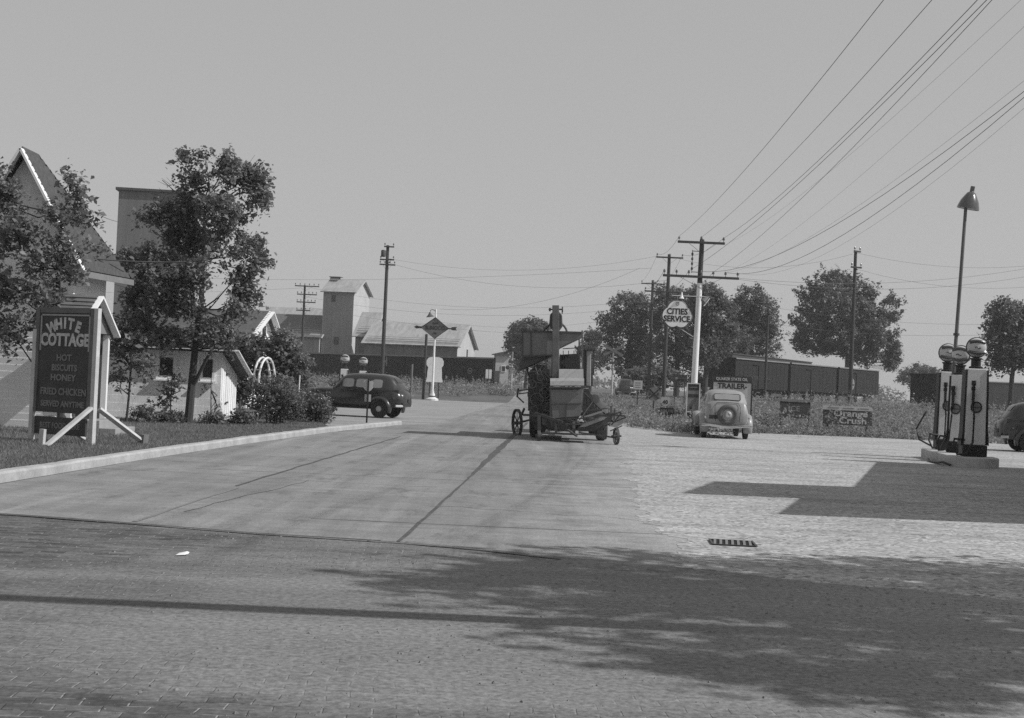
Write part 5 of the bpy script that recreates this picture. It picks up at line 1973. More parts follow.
pz_ = Vector((b1.x - c.x, b1.y - c.y, 0))
arm_z = P(696, 296.5, Ys).z - c.z
mb.tube([(-.25, 0, arm_z), (pz_.x, pz_.y - .1, arm_z + .02), (pz_.x + .55, pz_.y - .1, arm_z + .02)], .022, 6)
mb.tube([(.15, .02, -r0 * 1.0), (pz_.x - .12, pz_.y - .1, -r0 - .35)], .016, 6)
mb.bar((0, 0, r0 * .95), (0, 0, arm_z), .03)
mb.build('bracket', M['lightgrey'], t, True)
lm = Vector((.17, -.05, r0 + .06))
MB().lathe([(.12, 0), (.10, .03), (.05, .12), (.035, .28), (.001, .29)], lm, n=14).build('lamp', M['white'], t, True)
fl = P(706, 300, Ys) - c
MB().lathe([(.001, -.02), (.05, 0), (.09, .1), (.15, .30), (.14, .31), (.001, .28)], fl + Vector((.08, 0, .12)), (-.75, -.2, -.75), 14).build('floodlight', M['machine'], t, True)
MB().bar(fl + Vector((.16, -.08, .08)), fl + Vector((-.1, -.1, -.28)), .05, .03).build('floodlight_rim', M['white'], t)

# ------------------------------------------------------------------ signs along the right verge
# framed sign under the pole
Yq = 58.0
c = P(693, 400, Yq)
t = thing('framed_sign', 'narrow upright sign in a pale frame standing beneath the white painted pole', 'sign', (c.x, c.y, terrain(c.x, c.y)), R(-3))
zt_, zb_ = P(694, 383.5, Yq).z, P(690, 420, Yq).z
hw = .265
MB().box((0, 0, (zt_ + zb_) / 2), (hw * 2, .04, zt_ - zb_)).build('panel', M['grey'], t)
mb = MB()
for x in (-hw, hw):
    mb.box((x, -.015, (zt_ + zb_) / 2), (.04, .06, zt_ - zb_ + .04))
for z in (zt_, zb_ + .35, zb_):
    mb.box((0, -.012, z), (hw * 2 - .045, .055, .04))
mb.build('panel_frame', M['cream'], t)
for z_, h_ in ((zt_ - .17, .24), (zb_ + .19, .22), (zt_ - .52, .14)):
    MB().box((0, -.022, z_), (hw * 1.7, .008, h_)).build('dark_field', M['dark'], t)
mb = MB()
mb.box((0, -.03, zt_ - .17), (.32, .008, .035))
mb.bar((-.10, -.03, zb_ + .52), (.13, -.03, zb_ + .92), .075, .01)
mb.build('bright_marks', M['sign_faint'], t)
mb = MB()
mb.bar((-.08, -.034, zb_ + .50), (.10, -.034, zb_ + .88), .06, .01)
mb.bar((.10, -.034, zb_ + .88), (.14, -.034, zb_ + 1.0), .03, .01)
mb.ball((-.08, -.034, zb_ + .52), .06, .008, .06, 10, 6)
mb.build('pictured_bottle', M['black'], t)
mb = MB()
for x in (-hw, hw):
    mb.bar((x, .04, -.1), (x, .04, zt_), .05)
mb.build('posts', M['wood'], t)

# route marker, dark plate below
Yq = 60.0
c = P(667, 405, Yq)
t = thing('route_sign', 'pale highway shield above a dark lettered plate beside the road', 'route sign', (c.x, c.y, terrain(c.x, c.y)), R(-4))
zt_ = P(667, 397, Yq).z
sh = [(0, .22), (.08, .19), (.15, .22), (.20, .14), (.18, .02), (.19, -.06), (.12, -.16), (0, -.23)]
shp = [(x, z) for x, z in sh] + [(-x, z) for x, z in sh[::-1][1:-1]]
MB().prism([(x - .08, z + zt_ - .20) for x, z in shp], -.015, .015).build('shield', M['lightgrey'], t)
MB().text('40', tm(-.08, -.018, zt_ - .23), .24, .006).build('shield_number', M['black'], t)
MB().box((0, 0, zt_ - .72), (.62, .025, .50)).build('plate', M['black'], t)
mb = MB()
mb.text('ROUTE', tm(.0, -.016, zt_ - .62), .17, .004, sx=1.0)
mb.box((-.02, -.016, zt_ - .82), (.46, .006, .03))
mb.build('plate_lettering', M['sign_faint'], t)
MB().bar((.0, .03, -.1), (.0, .03, zt_ - .1), .06).build('post', M['wood'], t)
mb = MB()
mb.tube([(.18, 0, zt_ - .25), (.3, 0, zt_ - .3), (.36, 0, zt_ - .5), (.36, 0, zt_ - .95)], .018, 6)
mb.build('plate_bracket', M['wood'], t)

# round railway advance sign
Yq = 74.0
c = P(654, 394, Yq)
t = thing('crossing_warning_sign', 'round warning sign with a dark X on a post in the verge', 'warning sign', (c.x, c.y, terrain(c.x, c.y)))
zc = c.z
MB().lathe([(.001, -.01), (.37, -.01), (.37, .01), (.001, .01)], (0, 0, zc), (0, 1, 0), 28).build('disc', M['wood'], t)
mb = MB()
mb.bar((-.25, -.02, zc - .25), (.25, -.02, zc + .25), .07, .012, up=(0, 1, 0))
mb.bar((-.25, -.024, zc + .25), (.25, -.024, zc - .25), .07, .012, up=(0, 1, 0))
mb.text('R', tm(-.22, -.02, zc), .16, .004)
mb.text('R', tm(.22, -.02, zc), .16, .004)
mb.build('cross_mark', M['black'], t)
MB().bar((0, .03, -.1), (0, .03, zc), .07).build('post', M['pole'], t)

# small pale square sign
Yq = 86.0
c = P(638, 385, Yq)
t = thing('square_sign', 'small square pale notice on a thin post nearest the distant dark car', 'sign', (c.x, c.y, terrain(c.x, c.y)))
MB().box((0, 0, c.z), (.56, .02, .56)).build('panel', M['lightgrey'], t, bevel=.004)
mb = MB()
for i in range(3):
    mb.box((0, -.014, c.z + .14 - .14 * i), (.34, .006, .05))
mb.build('panel_marks', M['grey'], t)
MB().bar((0, .03, -.1), (0, .03, c.z + .25), .06).build('post', M['pole'], t)

# dark arrow board
Yq = 84.0
c = P(680, 381.5, Yq)
t = thing('arrow_sign', 'small dark board with a pale pointer under the roadside trees', 'sign', (c.x, c.y, terrain(c.x, c.y)))
MB().box((0, 0, c.z), (.86, .03, .46)).build('panel', M['dark'], t)
mb = MB()
mb.bar((-.2, -.02, c.z - .02), (.36, -.02, c.z - .0), .05, .01)
mb.ball((-.24, -.02, c.z - .02), .1, .01, .08, 10, 6)
mb.build('pointer_mark', M['sign_faint'], t)
mb = MB()
for x in (-.3, .3):
    mb.bar((x, .04, -.1), (x, .04, c.z + .1), .05)
mb.build('posts', M['pole'], t)

# trailer billboard behind the pale car
Yq = 54.6
c = P(732, 395, Yq)
t = thing('trailer_billboard', 'pale billboard with a dark header strip standing behind the pale car', 'billboard', (c.x, c.y, terrain(c.x, c.y)), R(-5))
zt_, zb_ = P(732, 382.5, Yq).z, .25
xw = 1.5
MB().box((0, 0, (zt_ + zb_) / 2), (xw, .05, zt_ - zb_)).build('panel', M['lightgrey'], t)
MB().box((-.03, -.01, zt_ + .13), (xw + .06, .07, .27)).build('header', M['dark'], t)
mb = MB()
mb.text('QUAKER STATE OIL', tm(-.03, -.052, zt_ + .13), .16, .003, sx=.88)
mb.build('header_lettering', M['sign_letters'], t)
mb = MB()
mb.text('TRAILER-', tm(.0, -.032, zt_ - .155), .29, .008, sx=1.0)
mb.build('lettering', M['black'], t)
mb = MB()
mb.box((xw / 2 + .025, .0, (zt_ + zb_) / 2), (.05, .08, zt_ - zb_))
for x in (-.5, .5):
    mb.bar((x, .06, -.1), (x, .06, zt_), .08)
mb.build('posts', M['black'], t)

# low boards in the weeds
Yq = 57.0
c = P(847.5, 416, Yq)
t = thing('low_billboard', 'low dark billboard with bold pale soft drink lettering among the weeds', 'billboard', (c.x, c.y, terrain(c.x, c.y)), R(-4))
z0 = c.z - t.location.z
MB().box((0, 0, z0 - .07), (2.02, .04, .62)).build('panel', M['machine2'], t)
MB().box((0, -.015, z0 + .32), (2.06, .06, .17)).build('header', M['lightgrey'], t)
mb = MB()
mb.text('Orange', tm(.12, -.024, z0 + .10), .37, .010, sx=1.25)
mb.text('Crush', tm(.22, -.024, z0 - .20), .37, .010, sx=1.25)
mb.build('lettering', M['sign_letters'], t)
mb = MB()
for i in range(3):
    mb.box((-.6 + .62 * i, -.048, z0 + .32), (.46, .006, .04))
mb.build('header_marks', M['grey'], t)
mb = MB()
for x in (-.8, .8):
    mb.bar((x, .05, -.1), (x, .05, z0 + .3), .07)
mb.build('posts', M['pole'], t)
Yq = 58.5
c = P(795, 409, Yq)
t = thing('low_billboard', 'faded dark billboard with a narrow pale top strip, beside the pale car', 'billboard', (c.x, c.y, terrain(c.x, c.y)), R(6))
z0 = c.z - t.location.z
MB().box((0, 0, z0 - .05), (1.35, .04, .70)).build('panel', M['dark'], t)
MB().box((-.08, -.01, z0 + .36), (1.65, .08, .09)).build('header', M['wood'], t)
MB().text('ICE', tm(-.05, -.024, z0 + .0), .32, .004, sx=1.1).build('lettering', M['sign_faint'], t)
mb = MB()
for x in (-.6, .62):
    mb.bar((x, .05, -.1), (x, .05, z0 + .34), .07)
mb.build('posts', M['pole'], t)


# ------------------------------------------------------------------ crossbucks, hut, forecourt signs on the far left
def crossbuck(px, pyc, Y, label, board, bl, post, extras=True, yaw=0):
    b = at(px, Y)
    t = thing('crossbuck', label, 'railway crossing sign', b, R(yaw))
    z = P(px, pyc, Y).z - b.z
    MB().tube([(0, 0, -.2), (0, 0, z + .25)], [.085, .075], 10).build('post', post, t, True)
    mb = MB()
    a = R(26)
    for s_, y in ((1, -.11), (-1, -.14)):
        d = Vector((math.cos(a), 0, s_ * math.sin(a)))
        mb.bar(Vector((0, y, z)) - d * bl, Vector((0, y, z)) + d * bl, .26, .025, up=(0, 1, 0))
    mb.build('crossed_boards', board, t)
    if extras:
        mb = MB()
        for s_ in (-1, 1):
            mb.lathe([(.001, -.08), (.2, -.06), (.21, 0), (.12, .02), (.001, .02)], (s_ * .42, -.1, z - 1.75), (0, 1, 0), 14)
        mb.bar((-.45, -.05, z - 1.75), (.45, -.05, z - 1.75), .06)
        mb.box((0, -.1, z - 1.2), (.75, .03, .26))
        mb.build('signal_lamps', M['machine2'], t)
    return t


crossbuck(511, 349.5, 132, 'dark backed crossbuck with signal lamps left of the combine', M['dark'], .95, M['lightgrey'])
crossbuck(611.5, 350.5, 132, 'pale weathered crossbuck in front of the trees', M['wood'], 1.05, M['lightgrey'])
b = at(499, 150)
t = thing('crossing_hut', 'narrow weathered watchman hut at the end of the far freight cars', 'hut', b, R(8))
hh = P(499, 355, 150).z - b.z
mb = MB()
mb.courses((-.6, -.7, hh), (.9, -.7, hh), (.9, -.7, 0), (-.6, -.7, 0), 10, .02)
mb.courses((.9, -.7, hh), (.9, .9, hh), (.9, .9, 0), (.9, -.7, 0), 10, .02)
mb.box((.15, .1, hh / 2), (1.45, 1.5, hh))
mb.build('wall', M['lightgrey'], t)
mb = MB()
mb.prism([(-.85, hh), (1.15, hh), (1.1, hh + .1), (.15, hh + .35), (-.8, hh + .1)], -1.0, 1.2)
mb.build('roof', M['shingle'], t)
f = MB().box((.3, -.74, hh * .6), (.5, .06, .7)).build('window', M['cream'], t)
MB().box((.3, -.775, hh * .6), (.36, .02, .55)).build('pane', M['glass'], f)
MB().box((-.4, -.74, 1.0), (.6, .06, 1.9)).build('door', M['machine2'], t)
# little double notice
c = P(489, 374, 141)
b = at(488, 141)
t = thing('notice_board', 'two small white notices side by side before the freight car end', 'notice', b)
for s_ in (-1, 1):
    MB().box((s_ * .17, 0, c.z - b.z), (.28, .03, .95)).build('notice_sheet', M['white'], t)
MB().bar((0, .05, -.1), (0, .05, c.z - b.z + .5), .1).build('post', M['pole'], t)

# diamond oil sign on its white post
b = at(432, 104)
t = thing('diamond_sign', 'diamond shaped oil company sign with arrow on a white lamp post', 'sign', b)
zc = P(433.5, 328, 104).z - b.z
zt_ = P(434.5, 309, 104).z - b.z
mb = MB()
mb.tube([(0, 0, .5), (0, 0, zt_)], [.095, .06], 12)
mb.build('post', M['white'], t, True)
MB().lathe([(.48, 0), (.48, .14), (.34, .2), (.22, .28), (.2, .5), (.13, .6), (.13, .75), (.001, .75)], n=18).build('base', M['cream'], t, True)
MB().lathe([(.24, .27), (.24, .36), (.22, .36)], n=18).build('base_band', M['dark'], t, True)
W_, H_ = 1.05, .80
MB().prism([(-W_, zc), (0, zc - H_), (W_, zc), (0, zc + H_)], -.16, -.08).build('diamond', M['machine'], t)
mb = MB()
mb.tube([(-W_, -.17, zc), (0, -.17, zc - H_), (W_, -.17, zc), (0, -.17, zc + H_), (-W_, -.17, zc)], .035, 4)
mb.build('diamond_border', M['black'], t)
mb = MB()
mb.prism([(-1.62, zc + .02), (-1.42, zc + .14), (-1.22, zc + .09), (-1.0, zc + .09), (-1.0, zc - .07), (-1.22, zc - .07), (-1.42, zc - .10)], -.14, -.10)
mb.prism([(1.0, zc + .05), (1.2, zc + .05), (1.28, zc + .13), (1.66, zc + .15), (1.58, zc + .02), (1.66, zc - .12), (1.28, zc - .12), (1.2, zc - .05), (1.0, zc - .05)], -.14, -.10)
mb.build('arrow', M['dark'], t)
mb = MB()
mb.text('SUNOCO', tm(0, -.168, zc - .0), .42, .008, sx=.82)
mb.text('OIL', tm(0, -.168, zc - .40), .20, .004)
mb.text('BLUE', tm(0, -.168, zc + .36), .18, .004)
mb.build('lettering', M['black'], t)
mb = MB()
mb.tube([(0, 0, zt_ - .25), (-.1, -.02, zt_ - .1), (-.28, -.05, zt_ - .05), (-.42, -.08, zt_ - .12), (-.42, -.08, zt_ - .3)], .03, 6)
mb.build('lamp_arm', M['machine2'], t, True)
MB().lathe([(.05, .36), (.08, .26), (.15, .16), (.30, .02), (.29, 0), (.001, .05)], (-.42, -.08, zt_ - .62), (-.15, -.1, 1), 16).build('lamp_shade', M['machine2'], t, True)

# cut-out billboard shaped like a loaf
b = at(433, 106)
t = thing('cutout_billboard', 'pale cut-out billboard with rounded waisted outline behind the white lamp post', 'billboard', (b.x, b.y + .6, b.z))
zt_, zb_ = P(434, 357, 106.6).z - b.z, P(432, 382, 106.6).z - b.z
hw = 8.6 / 1365 * 106.6
hh = zt_ - zb_
out = [(-hw * .95, zb_), (-hw * .95, zb_ + .06 * hh), (-hw * .86, zb_ + .18 * hh), (-hw * .84, zb_ + .42 * hh), (-hw * .78, zb_ + .58 * hh), (-hw * .98, zb_ + .68 * hh), (-hw, zb_ + .84 * hh), (-hw * .8, zb_ + .96 * hh), (-hw * .4, zt_)]
out = out + [(-x, z) for x, z in out[::-1]]
MB().prism(out, -.03, .03).build('panel', M['white'], t)
mb = MB()
for x in (-.35, .35):
    mb.bar((x, .06, -.1), (x, .06, zt_ - .3), .09)
mb.build('posts', M['pole'], t)
# back of a shield sign in front of the sedan
b = at(366.5, 45.5)
b.z = .05
t = thing('shield_sign', 'pale highway shield and small plate on a dark post before the sedan', 'route sign', b, R(4))
zt_ = P(367.6, 379.5, 45.5).z - b.z
zq = P(367.5, 386, 45.5).z - b.z
shp2 = [(x * .84, z * .86) for x, z in shp]
MB().prism([(x, z + zq) for x, z in shp2], .03, .045).build('shield', M['lightgrey'], t)
MB().box((0, .04, zq - .40), (.21, .015, .24)).build('plate', M['lightgrey'], t)
MB().bar((0, 0, -.1), (0, 0, zt_ + .02), .055, .045).build('post', M['black'], t)


# ------------------------------------------------------------------ fuel pumps
def make_pump(name, label, loc, rz, k=1.0, w_=.47, H_=2.22, group=None, slim=False):
    t = thing(name, label, 'fuel pump', loc, rz, group)
    MB().box((0, 0, .14), (w_ + .08, .46, .28)).build('plinth', M['black'], t, bevel=.02)
    mb = MB()
    mb.rings([[Vector((sx * ww / 2, sy * .19, z)) for sx, sy in ((-1, -1), (1, -1), (1, 1), (-1, 1))] for z, ww in ((.28, w_), (H_ - .06, w_ * .94), (H_, w_ * .86))])
    body = mb.build('body', M['pumpface'], t, bevel=.02)
    mb = MB()
    for sx in (-1, 1):
        mb.rings([[Vector((sx * (ww / 2 + .012) + a, b_, z)) for a, b_ in ((-.02, -.205), (.02, -.205), (.02, .205), (-.02, .205))] for z, ww in ((.28, w_ + .10), (.62, w_ + .03), (H_ - .03, w_ * .94))])
    mb.build('corner_bands', M['black'], t)
    MB().lathe([(.145, 0), (.145, .012), (.001, .014)], (0, -.205, H_ * .56), (0, -1, 0), 24).build('emblem', M['grey'], t)
    mb = MB()
    mb.ring((0, -.218, H_ * .56), (0, 1, 0), .125, .012, 24, 6)
    mb.bar((-.11, -.221, H_ * .56), (.11, -.221, H_ * .56), .05, .006)
    mb.build('emblem_mark', M['black'], t)
    mb = MB()
    mb.lathe([(.17, 0), (.17, .05), (.12, .07), (.12, .22), (.15, .24), (.15, .27), (.001, .27)], (0, 0, H_), n=18)
    mb.build('neck', M['black'], t, True)
    gl = MB()
    gl.ball((0, 0, H_ + .53), .245, .14, .245, 24, 16)
    go = gl.build('globe', M['globe'], t, True)
    mb = MB()
    for sgn in (-1, 1):
        for (z, wd_) in ((.16, .18), (-.14, .20)):
            pts = []
            for i in range(13):
                u = -1 + 2 * i / 12
                x = u * wd_
                zz = z - .035 * u * u * (1 if z > 0 else -1)
                f_ = 1 - (x / .245) ** 2 - (zz / .245) ** 2
                y = sgn * .14 * math.sqrt(max(.02, f_))
                pts.append(Vector((x, y, H_ + .53 + zz)))
            mb.tube(pts, .046, 6)
        pts = [Vector((-.07 + .14 * i / 6, sgn * .14 * .985, H_ + .53 + .018 * math.sin(i))) for i in range(7)]
        mb.tube(pts, .014, 5)
    mb.ring((0, 0, H_ + .53), (0, 1, 0), .238, .028, 32, 6)
    mb.build('globe_bands', M['globe_band'], go, True)
    mb = MB()
    mb.lathe([(.001, 0), (.055, .0), (.055, .12), (.001, .12)], (-w_ * .18, -.27, H_ - .42), n=10)
    mb.bar((-w_ * .18, -.26, H_ - .9), (-w_ * .18, -.26, H_ - .32), .06, .05)
    mb.box((-w_ * .18, -.24, H_ - .5), (.09, .06, .09))
    mb.build('nozzle', M['black'], t, True)
    mb = MB()
    mb.tube([(-w_ * .18, -.27, H_ - .85), (-w_ * .14, -.34, H_ * .45), (-w_ * .2, -.42, .35), (-w_ * .5, -.46, .06), (-w_ * .9, -.44, .04), (-w_ * 1.1, -.40, .25), (-w_ * 1.0, -.3, .42), (-w_ * .5, -.22, .40)], .028, 8)
    mb.build('hose', M['black'], t, True)
    return t


pa = G(972.5, 456, .28)
pc = Vector((12.25, 38.0, .28))
pc = P(944.5, 446, 38.0)
pc.z = .28
dirp = (pc - pa)
rzp = R(-6)
make_pump('fuel_pump', 'nearest white fuel pump with banded globe and hanging hose', pa, rzp, w_=.52, H_=2.18)
make_pump('fuel_pump', 'narrow middle fuel pump partly hidden between the other two', pa + dirp * .52, R(-40), w_=.36, H_=2.05)
make_pump('fuel_pump', 'farthest fuel pump of the island with banded globe', pc, rzp, w_=.46, H_=2.16)
# far forecourt pumps beyond the sedan
for px, py, Y, lab in ((343, 359.5, 73, 'taller distant fuel pump with round globe seen over the sedan roof'), (361.5, 362, 77, 'shorter distant fuel pump with round globe seen over the sedan roof')):
    b = at(px, Y)
    zc = P(px, py, Y).z
    o_ = make_pump('fuel_pump', lab, (b.x, b.y, zc - 2.45), 0, w_=.42, H_=1.95)
# island
isl = thing('pump_island', 'raised concrete island with rounded ends under the fuel pumps', 'pump island', (pa.x, pa.y, 0.0), math.atan2(dirp.y, dirp.x))
Ld = dirp.length
mb = MB()
pts = []
for i in range(13):
    a = -math.pi / 2 + math.pi * i / 12
    pts.append((Ld + .25 + .58 * math.cos(a), .58 * math.sin(a)))
for i in range(13):
    a = math.pi / 2 + math.pi * i / 12
    pts.append((-.25 + .58 * math.cos(a), .58 * math.sin(a)))
mb.rings([[Vector((x * 1.0, y, z)) for x, y in pts] for z in (-.05, .27)], True)
mb.build('island_kerb', M['concrete_base'], isl, bevel=.03)
mb = MB()
mb.tube([(-.5, .62, .05), (-.2, .75, .1), (.6, .72, .05), (1.4, .8, .03), (2.2, .70, .06)], .03, 6)
mb.tube([(Ld + .4, .3, .35), (Ld + .9, .55, .5), (Ld + 1.0, .62, .8), (Ld + .8, .4, 1.3)], .025, 6)
mb.build('coiled_hose', M['black'], isl, True)
# yard lamp
qa, qb = P(955.6, 345, 37.0), P(965.8, 207, 37.0)
dl = (qb - qa).normalized()
q0_ = qa - dl * ((qa.z - .27) / dl.z)
t = thing('yard_lamp', 'tall slim yard lamp with bell shade rising behind the fuel pumps', 'lamp post', q0_)
MB().tube([Vector((0, 0, 0)), (qa - q0_) * .6, qb - q0_ + dl * .25], [.065, .055, .045], 10).build('post', M['machine'], t, True)
MB().lathe([(.085, -.03), (.085, .03)], (qa - q0_) * 1.1, dl, 10).build('collar', M['machine2'], t, True)
MB().lathe([(.001, .62), (.06, .62), (.06, .47), (.11, .44), (.16, .36), (.24, .22), (.29, .06), (.30, 0), (.28, 0), (.001, .16)], qb - q0_ + Vector((.06, 0, -.05)), dl + Vector((.12, -.1, 0)), 24).build('lamp_shade', mat('enamel_shade', .07, .2, .1, 3, spec=.6, coat=.6), t, True)
# ------------------------------------------------------------------ freight cars
HAZE = 0.0005
def boxcar(label, p0, p1, ztop, H=3.9, m='boxcar', door=True, group='freight cars on the sidings', roofline=True):
    """p0-p1: ends of the near side at rail level"""
    p0, p1 = Vector(p0), Vector(p1)
    d = p1 - p0
    L = d.length
    t = thing('boxcar', label, 'freight car', (p0.x, p0.y, ztop - H), math.atan2(d.y, d.x), group)
    fl, D = .95, 2.85
    mb = MB()
    mb.prism3([(0, 0, fl), (0, D, fl), (0, D, H - .2), (0, D / 2, H - .1), (0, 0, H - .2)], (L, 0, 0))
    n = int(L / .9)
    for i in range(n + 1):
        x = L * i / n
        mb.box((min(L - .04, max(.04, x)), -.004, (fl + H - .5) / 2), (.06, .02, H - .55 - fl))
    body = mb.build('body', M[m], t)
    mb = MB()
    mb.prism3([(-.06, -.08, H - .20), (-.06, D / 2, H - .09), (-.06, D + .08, H - .20), (-.06, D + .08, H - .10), (-.06, D / 2, H), (-.06, -.08, H - .10)], (L + .12, 0, 0))
    rfo = mb.build('roof', M[m], t)
    if roofline:
        MB().box((L / 2, -.10, H - .14), (L + .1, .03, .12)).build('roof_edge', M['boxcar_roof'], rfo)
    if door:
        mb = MB()
        mb.box((L / 2, -.05, (fl + H - .6) / 2), (1.9, .06, H - .7 - fl))
        mb.bar((L / 2 - 2.2, -.06, H - .62), (L / 2 + 1.2, -.06, H - .62), .06)
        mb.build('door', M[m], t)
    mb = MB()
    for x in (1.9, L - 1.9):
        for dx in (-.85, .85):
            for y in (.55, 2.3):
                mb.cyl((x + dx, y - .06, .42), (x + dx, y + .06, .42), .42, None, 16)
        mb.box((x, .4, .45), (2.3, .12, .3))
        mb.box((x, 2.45, .45), (2.3, .12, .3))
    mb.box((L / 2, D / 2, fl - .12), (L, .5, .25))
    mb.build('trucks', M['iron'], t)
    return t, L, H


ends = [P(735, 357, 128), P(880.5, 370.5, 158)]
ztop = 4.98
a, b = Vector((ends[0].x, ends[0].y, 0)), Vector((ends[1].x, ends[1].y, 0))
dd = (b - a)
n3 = 3
for i in range(n3):
    lab = ['dark boxcar with faint railroad lettering behind the pale billboard', 'dark boxcar in the middle of the row before the broad tree', 'dark boxcar with a pale round emblem, farthest of its row'][i]
    t, L, H = boxcar(lab, a + dd * (i / n3 + .004), a + dd * ((i + 1) / n3 - .012), ztop)
    if i == 0:
        mb = MB()
        mb.text('NEW YORK CENTRAL', tm(L * .43, -.055, H * .52), .52, .002, sx=1.0)
        mb.build('lettering', M['boxcar_grey'], t)
    if i == 2:
        MB().lathe([(.001, -.01), (.62, -.01), (.62, .01), (.001, .01)], (L * .32, -.06, H * .52), (0, 1, 0), 24).build('emblem', M['grey'], t)
        mb = MB()
        mb.bar((L * .32 - .5, -.08, H * .52), (L * .32 + .5, -.08, H * .52), .3, .01)
        mb.build('emblem_band', M['boxcar'], t)
# taller grey car behind
c0, c1 = P(732.5, 352, 136), P(812, 357, 158)
boxcar('taller grey boxcar showing above the dark row', (c0.x, c0.y, 0), (c1.x, c1.y, 0), 1.6 + (392.6 - 352) * 136 / 1365, 4.3, 'boxcar_grey', False, roofline=False)
# cars to the right
c0, c1 = P(911, 372, 122), P(936, 373.5, 118)
boxcar('dark boxcar end glimpsed just beside the fuel pumps', (c0.x, c0.y, 0), (c1.x, c1.y, 0), 1.6 + (400.2 - 372) * 122 / 1365, 3.7, 'boxcar', False, roofline=False)
c0, c1 = P(940, 379, 126), P(1080, 382, 122)
boxcar('grey flat topped freight car behind the fuel pumps', (c0.x, c0.y, 0), (c1.x, c1.y, 0), 1.6 + (403 - 380) * 124 / 1365, 3.4, 'grey', False, roofline=False)
# left siding
a, b = P(300, 351, 168), P(494.5, 357.5, 149)
a, b = Vector((a.x, a.y, 0)), Vector((b.x, b.y, 0))
d_ = (b - a).normalized()
a = a - d_ * 9
dd = b - a
n4 = 3
for i in range(n4):
    lab = ['dark boxcar on the siding behind the telegraph pole and shrubs', 'dark boxcar with a pale H mark beside the power pole', 'dark boxcar with round emblem ending at the watchman hut'][i]
    t, L, H = boxcar(lab, a + dd * (i / n4 + .001), a + dd * ((i + 1) / n4 - .003), 4.32, 3.8)
    if i == 1:
        pos = ((P(377, 355, 158) - t.location).to_2d()).dot(d_.to_2d())
        MB().text('H', tm(pos, -.07, H * .76), 1.45, .05, sx=.9).build('lettering', M['grey'], t)
        pos = ((P(351, 360, 160) - t.location).to_2d()).dot(d_.to_2d())
        MB().ring((pos, -.06, H * .70), (0, 1, 0), .36, .06, 20, 6).build('emblem', M['boxcar_grey'], t)
    if i == 2:
        pos = ((P(470, 365.5, 151) - t.location).to_2d()).dot(d_.to_2d())
        MB().ring((pos, -.06, H * .58), (0, 1, 0), .30, .05, 20, 6).build('emblem', M['grey'], t)
        MB().box((pos, -.07, H * .58), (.3, .02, .14)).build('emblem_band', M['grey'], t)
    if i == 0:
        pos = ((P(312, 356, 166) - t.location).to_2d()).dot(d_.to_2d())
        mb = MB()
        for k, xx in enumerate((-.45, .1, .6)):
            mb.text('CAR'[k], tm(pos + xx, -.07, H * .72), .8, .02)
        mb.build('lettering', M['boxcar_grey'], t)

# ------------------------------------------------------------------ grain elevator group (depth about 190 m)
YE = 195.0


def gabled(name, label, cat, ridge_a, ridge_b, eave_z, halfw, base_z, wall_m, roof_m, gable_m, group=None, over=.4, nroof=10):
    """ridge_a, ridge_b world points of the ridge; the near eave lies towards the camera"""
    ra, rb = Vector(ridge_a), Vector(ridge_b)
    d = (rb - ra)
    d.z = 0
    L = d.length
    zr = ra.z - base_z
    t = thing(name, label, cat, (ra.x, ra.y, base_z), math.atan2(d.y, d.x), group)
    ez = eave_z - base_z
    mb = MB()
    mb.prism3([(over, -halfw, 0), (over, halfw, 0), (over, halfw, ez), (over, 0, zr - .05), (over, -halfw, ez)], (L - 2 * over, 0, 0))
    mb.build('wall', wall_m, t)
    mb = MB()
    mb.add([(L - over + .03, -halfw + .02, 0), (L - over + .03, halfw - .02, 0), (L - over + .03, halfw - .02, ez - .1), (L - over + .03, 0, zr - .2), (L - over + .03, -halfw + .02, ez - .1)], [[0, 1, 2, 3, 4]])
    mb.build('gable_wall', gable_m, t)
    k = over / halfw * (zr - ez)
    mb = MB()
    mb.courses((0, 0, zr + .05), (L, 0, zr + .05), (L, -halfw - over, ez - k), (0, -halfw - over, ez - k), nroof, .04)
    mb.courses((L, 0, zr + .05), (0, 0, zr + .05), (0, halfw + over, ez - k), (L, halfw + over, ez - k), nroof, .04)
    mb.add([(0, 0, zr - .06), (L, 0, zr - .06), (L, -halfw - over, ez - k - .1), (0, -halfw - over, ez - k - .1)], [[0, 1, 2, 3]])
    mb.add([(0, 0, zr - .06), (L, 0, zr - .06), (L, halfw + over, ez - k - .1), (0, halfw + over, ez - k - .1)], [[0, 1, 2, 3]])
    mb.build('roof', roof_m, t)
    mb = MB()
    for sg in (-1, 1):
        mb.bar((L + .02, 0, zr - .1), (L + .02, sg * (halfw + over), ez - k - .1), .08, .3, up=(1, 0, 0))
    mb.build('bargeboard', gable_m, t)
    return t, L, zr, ez


yaw = -R(10)
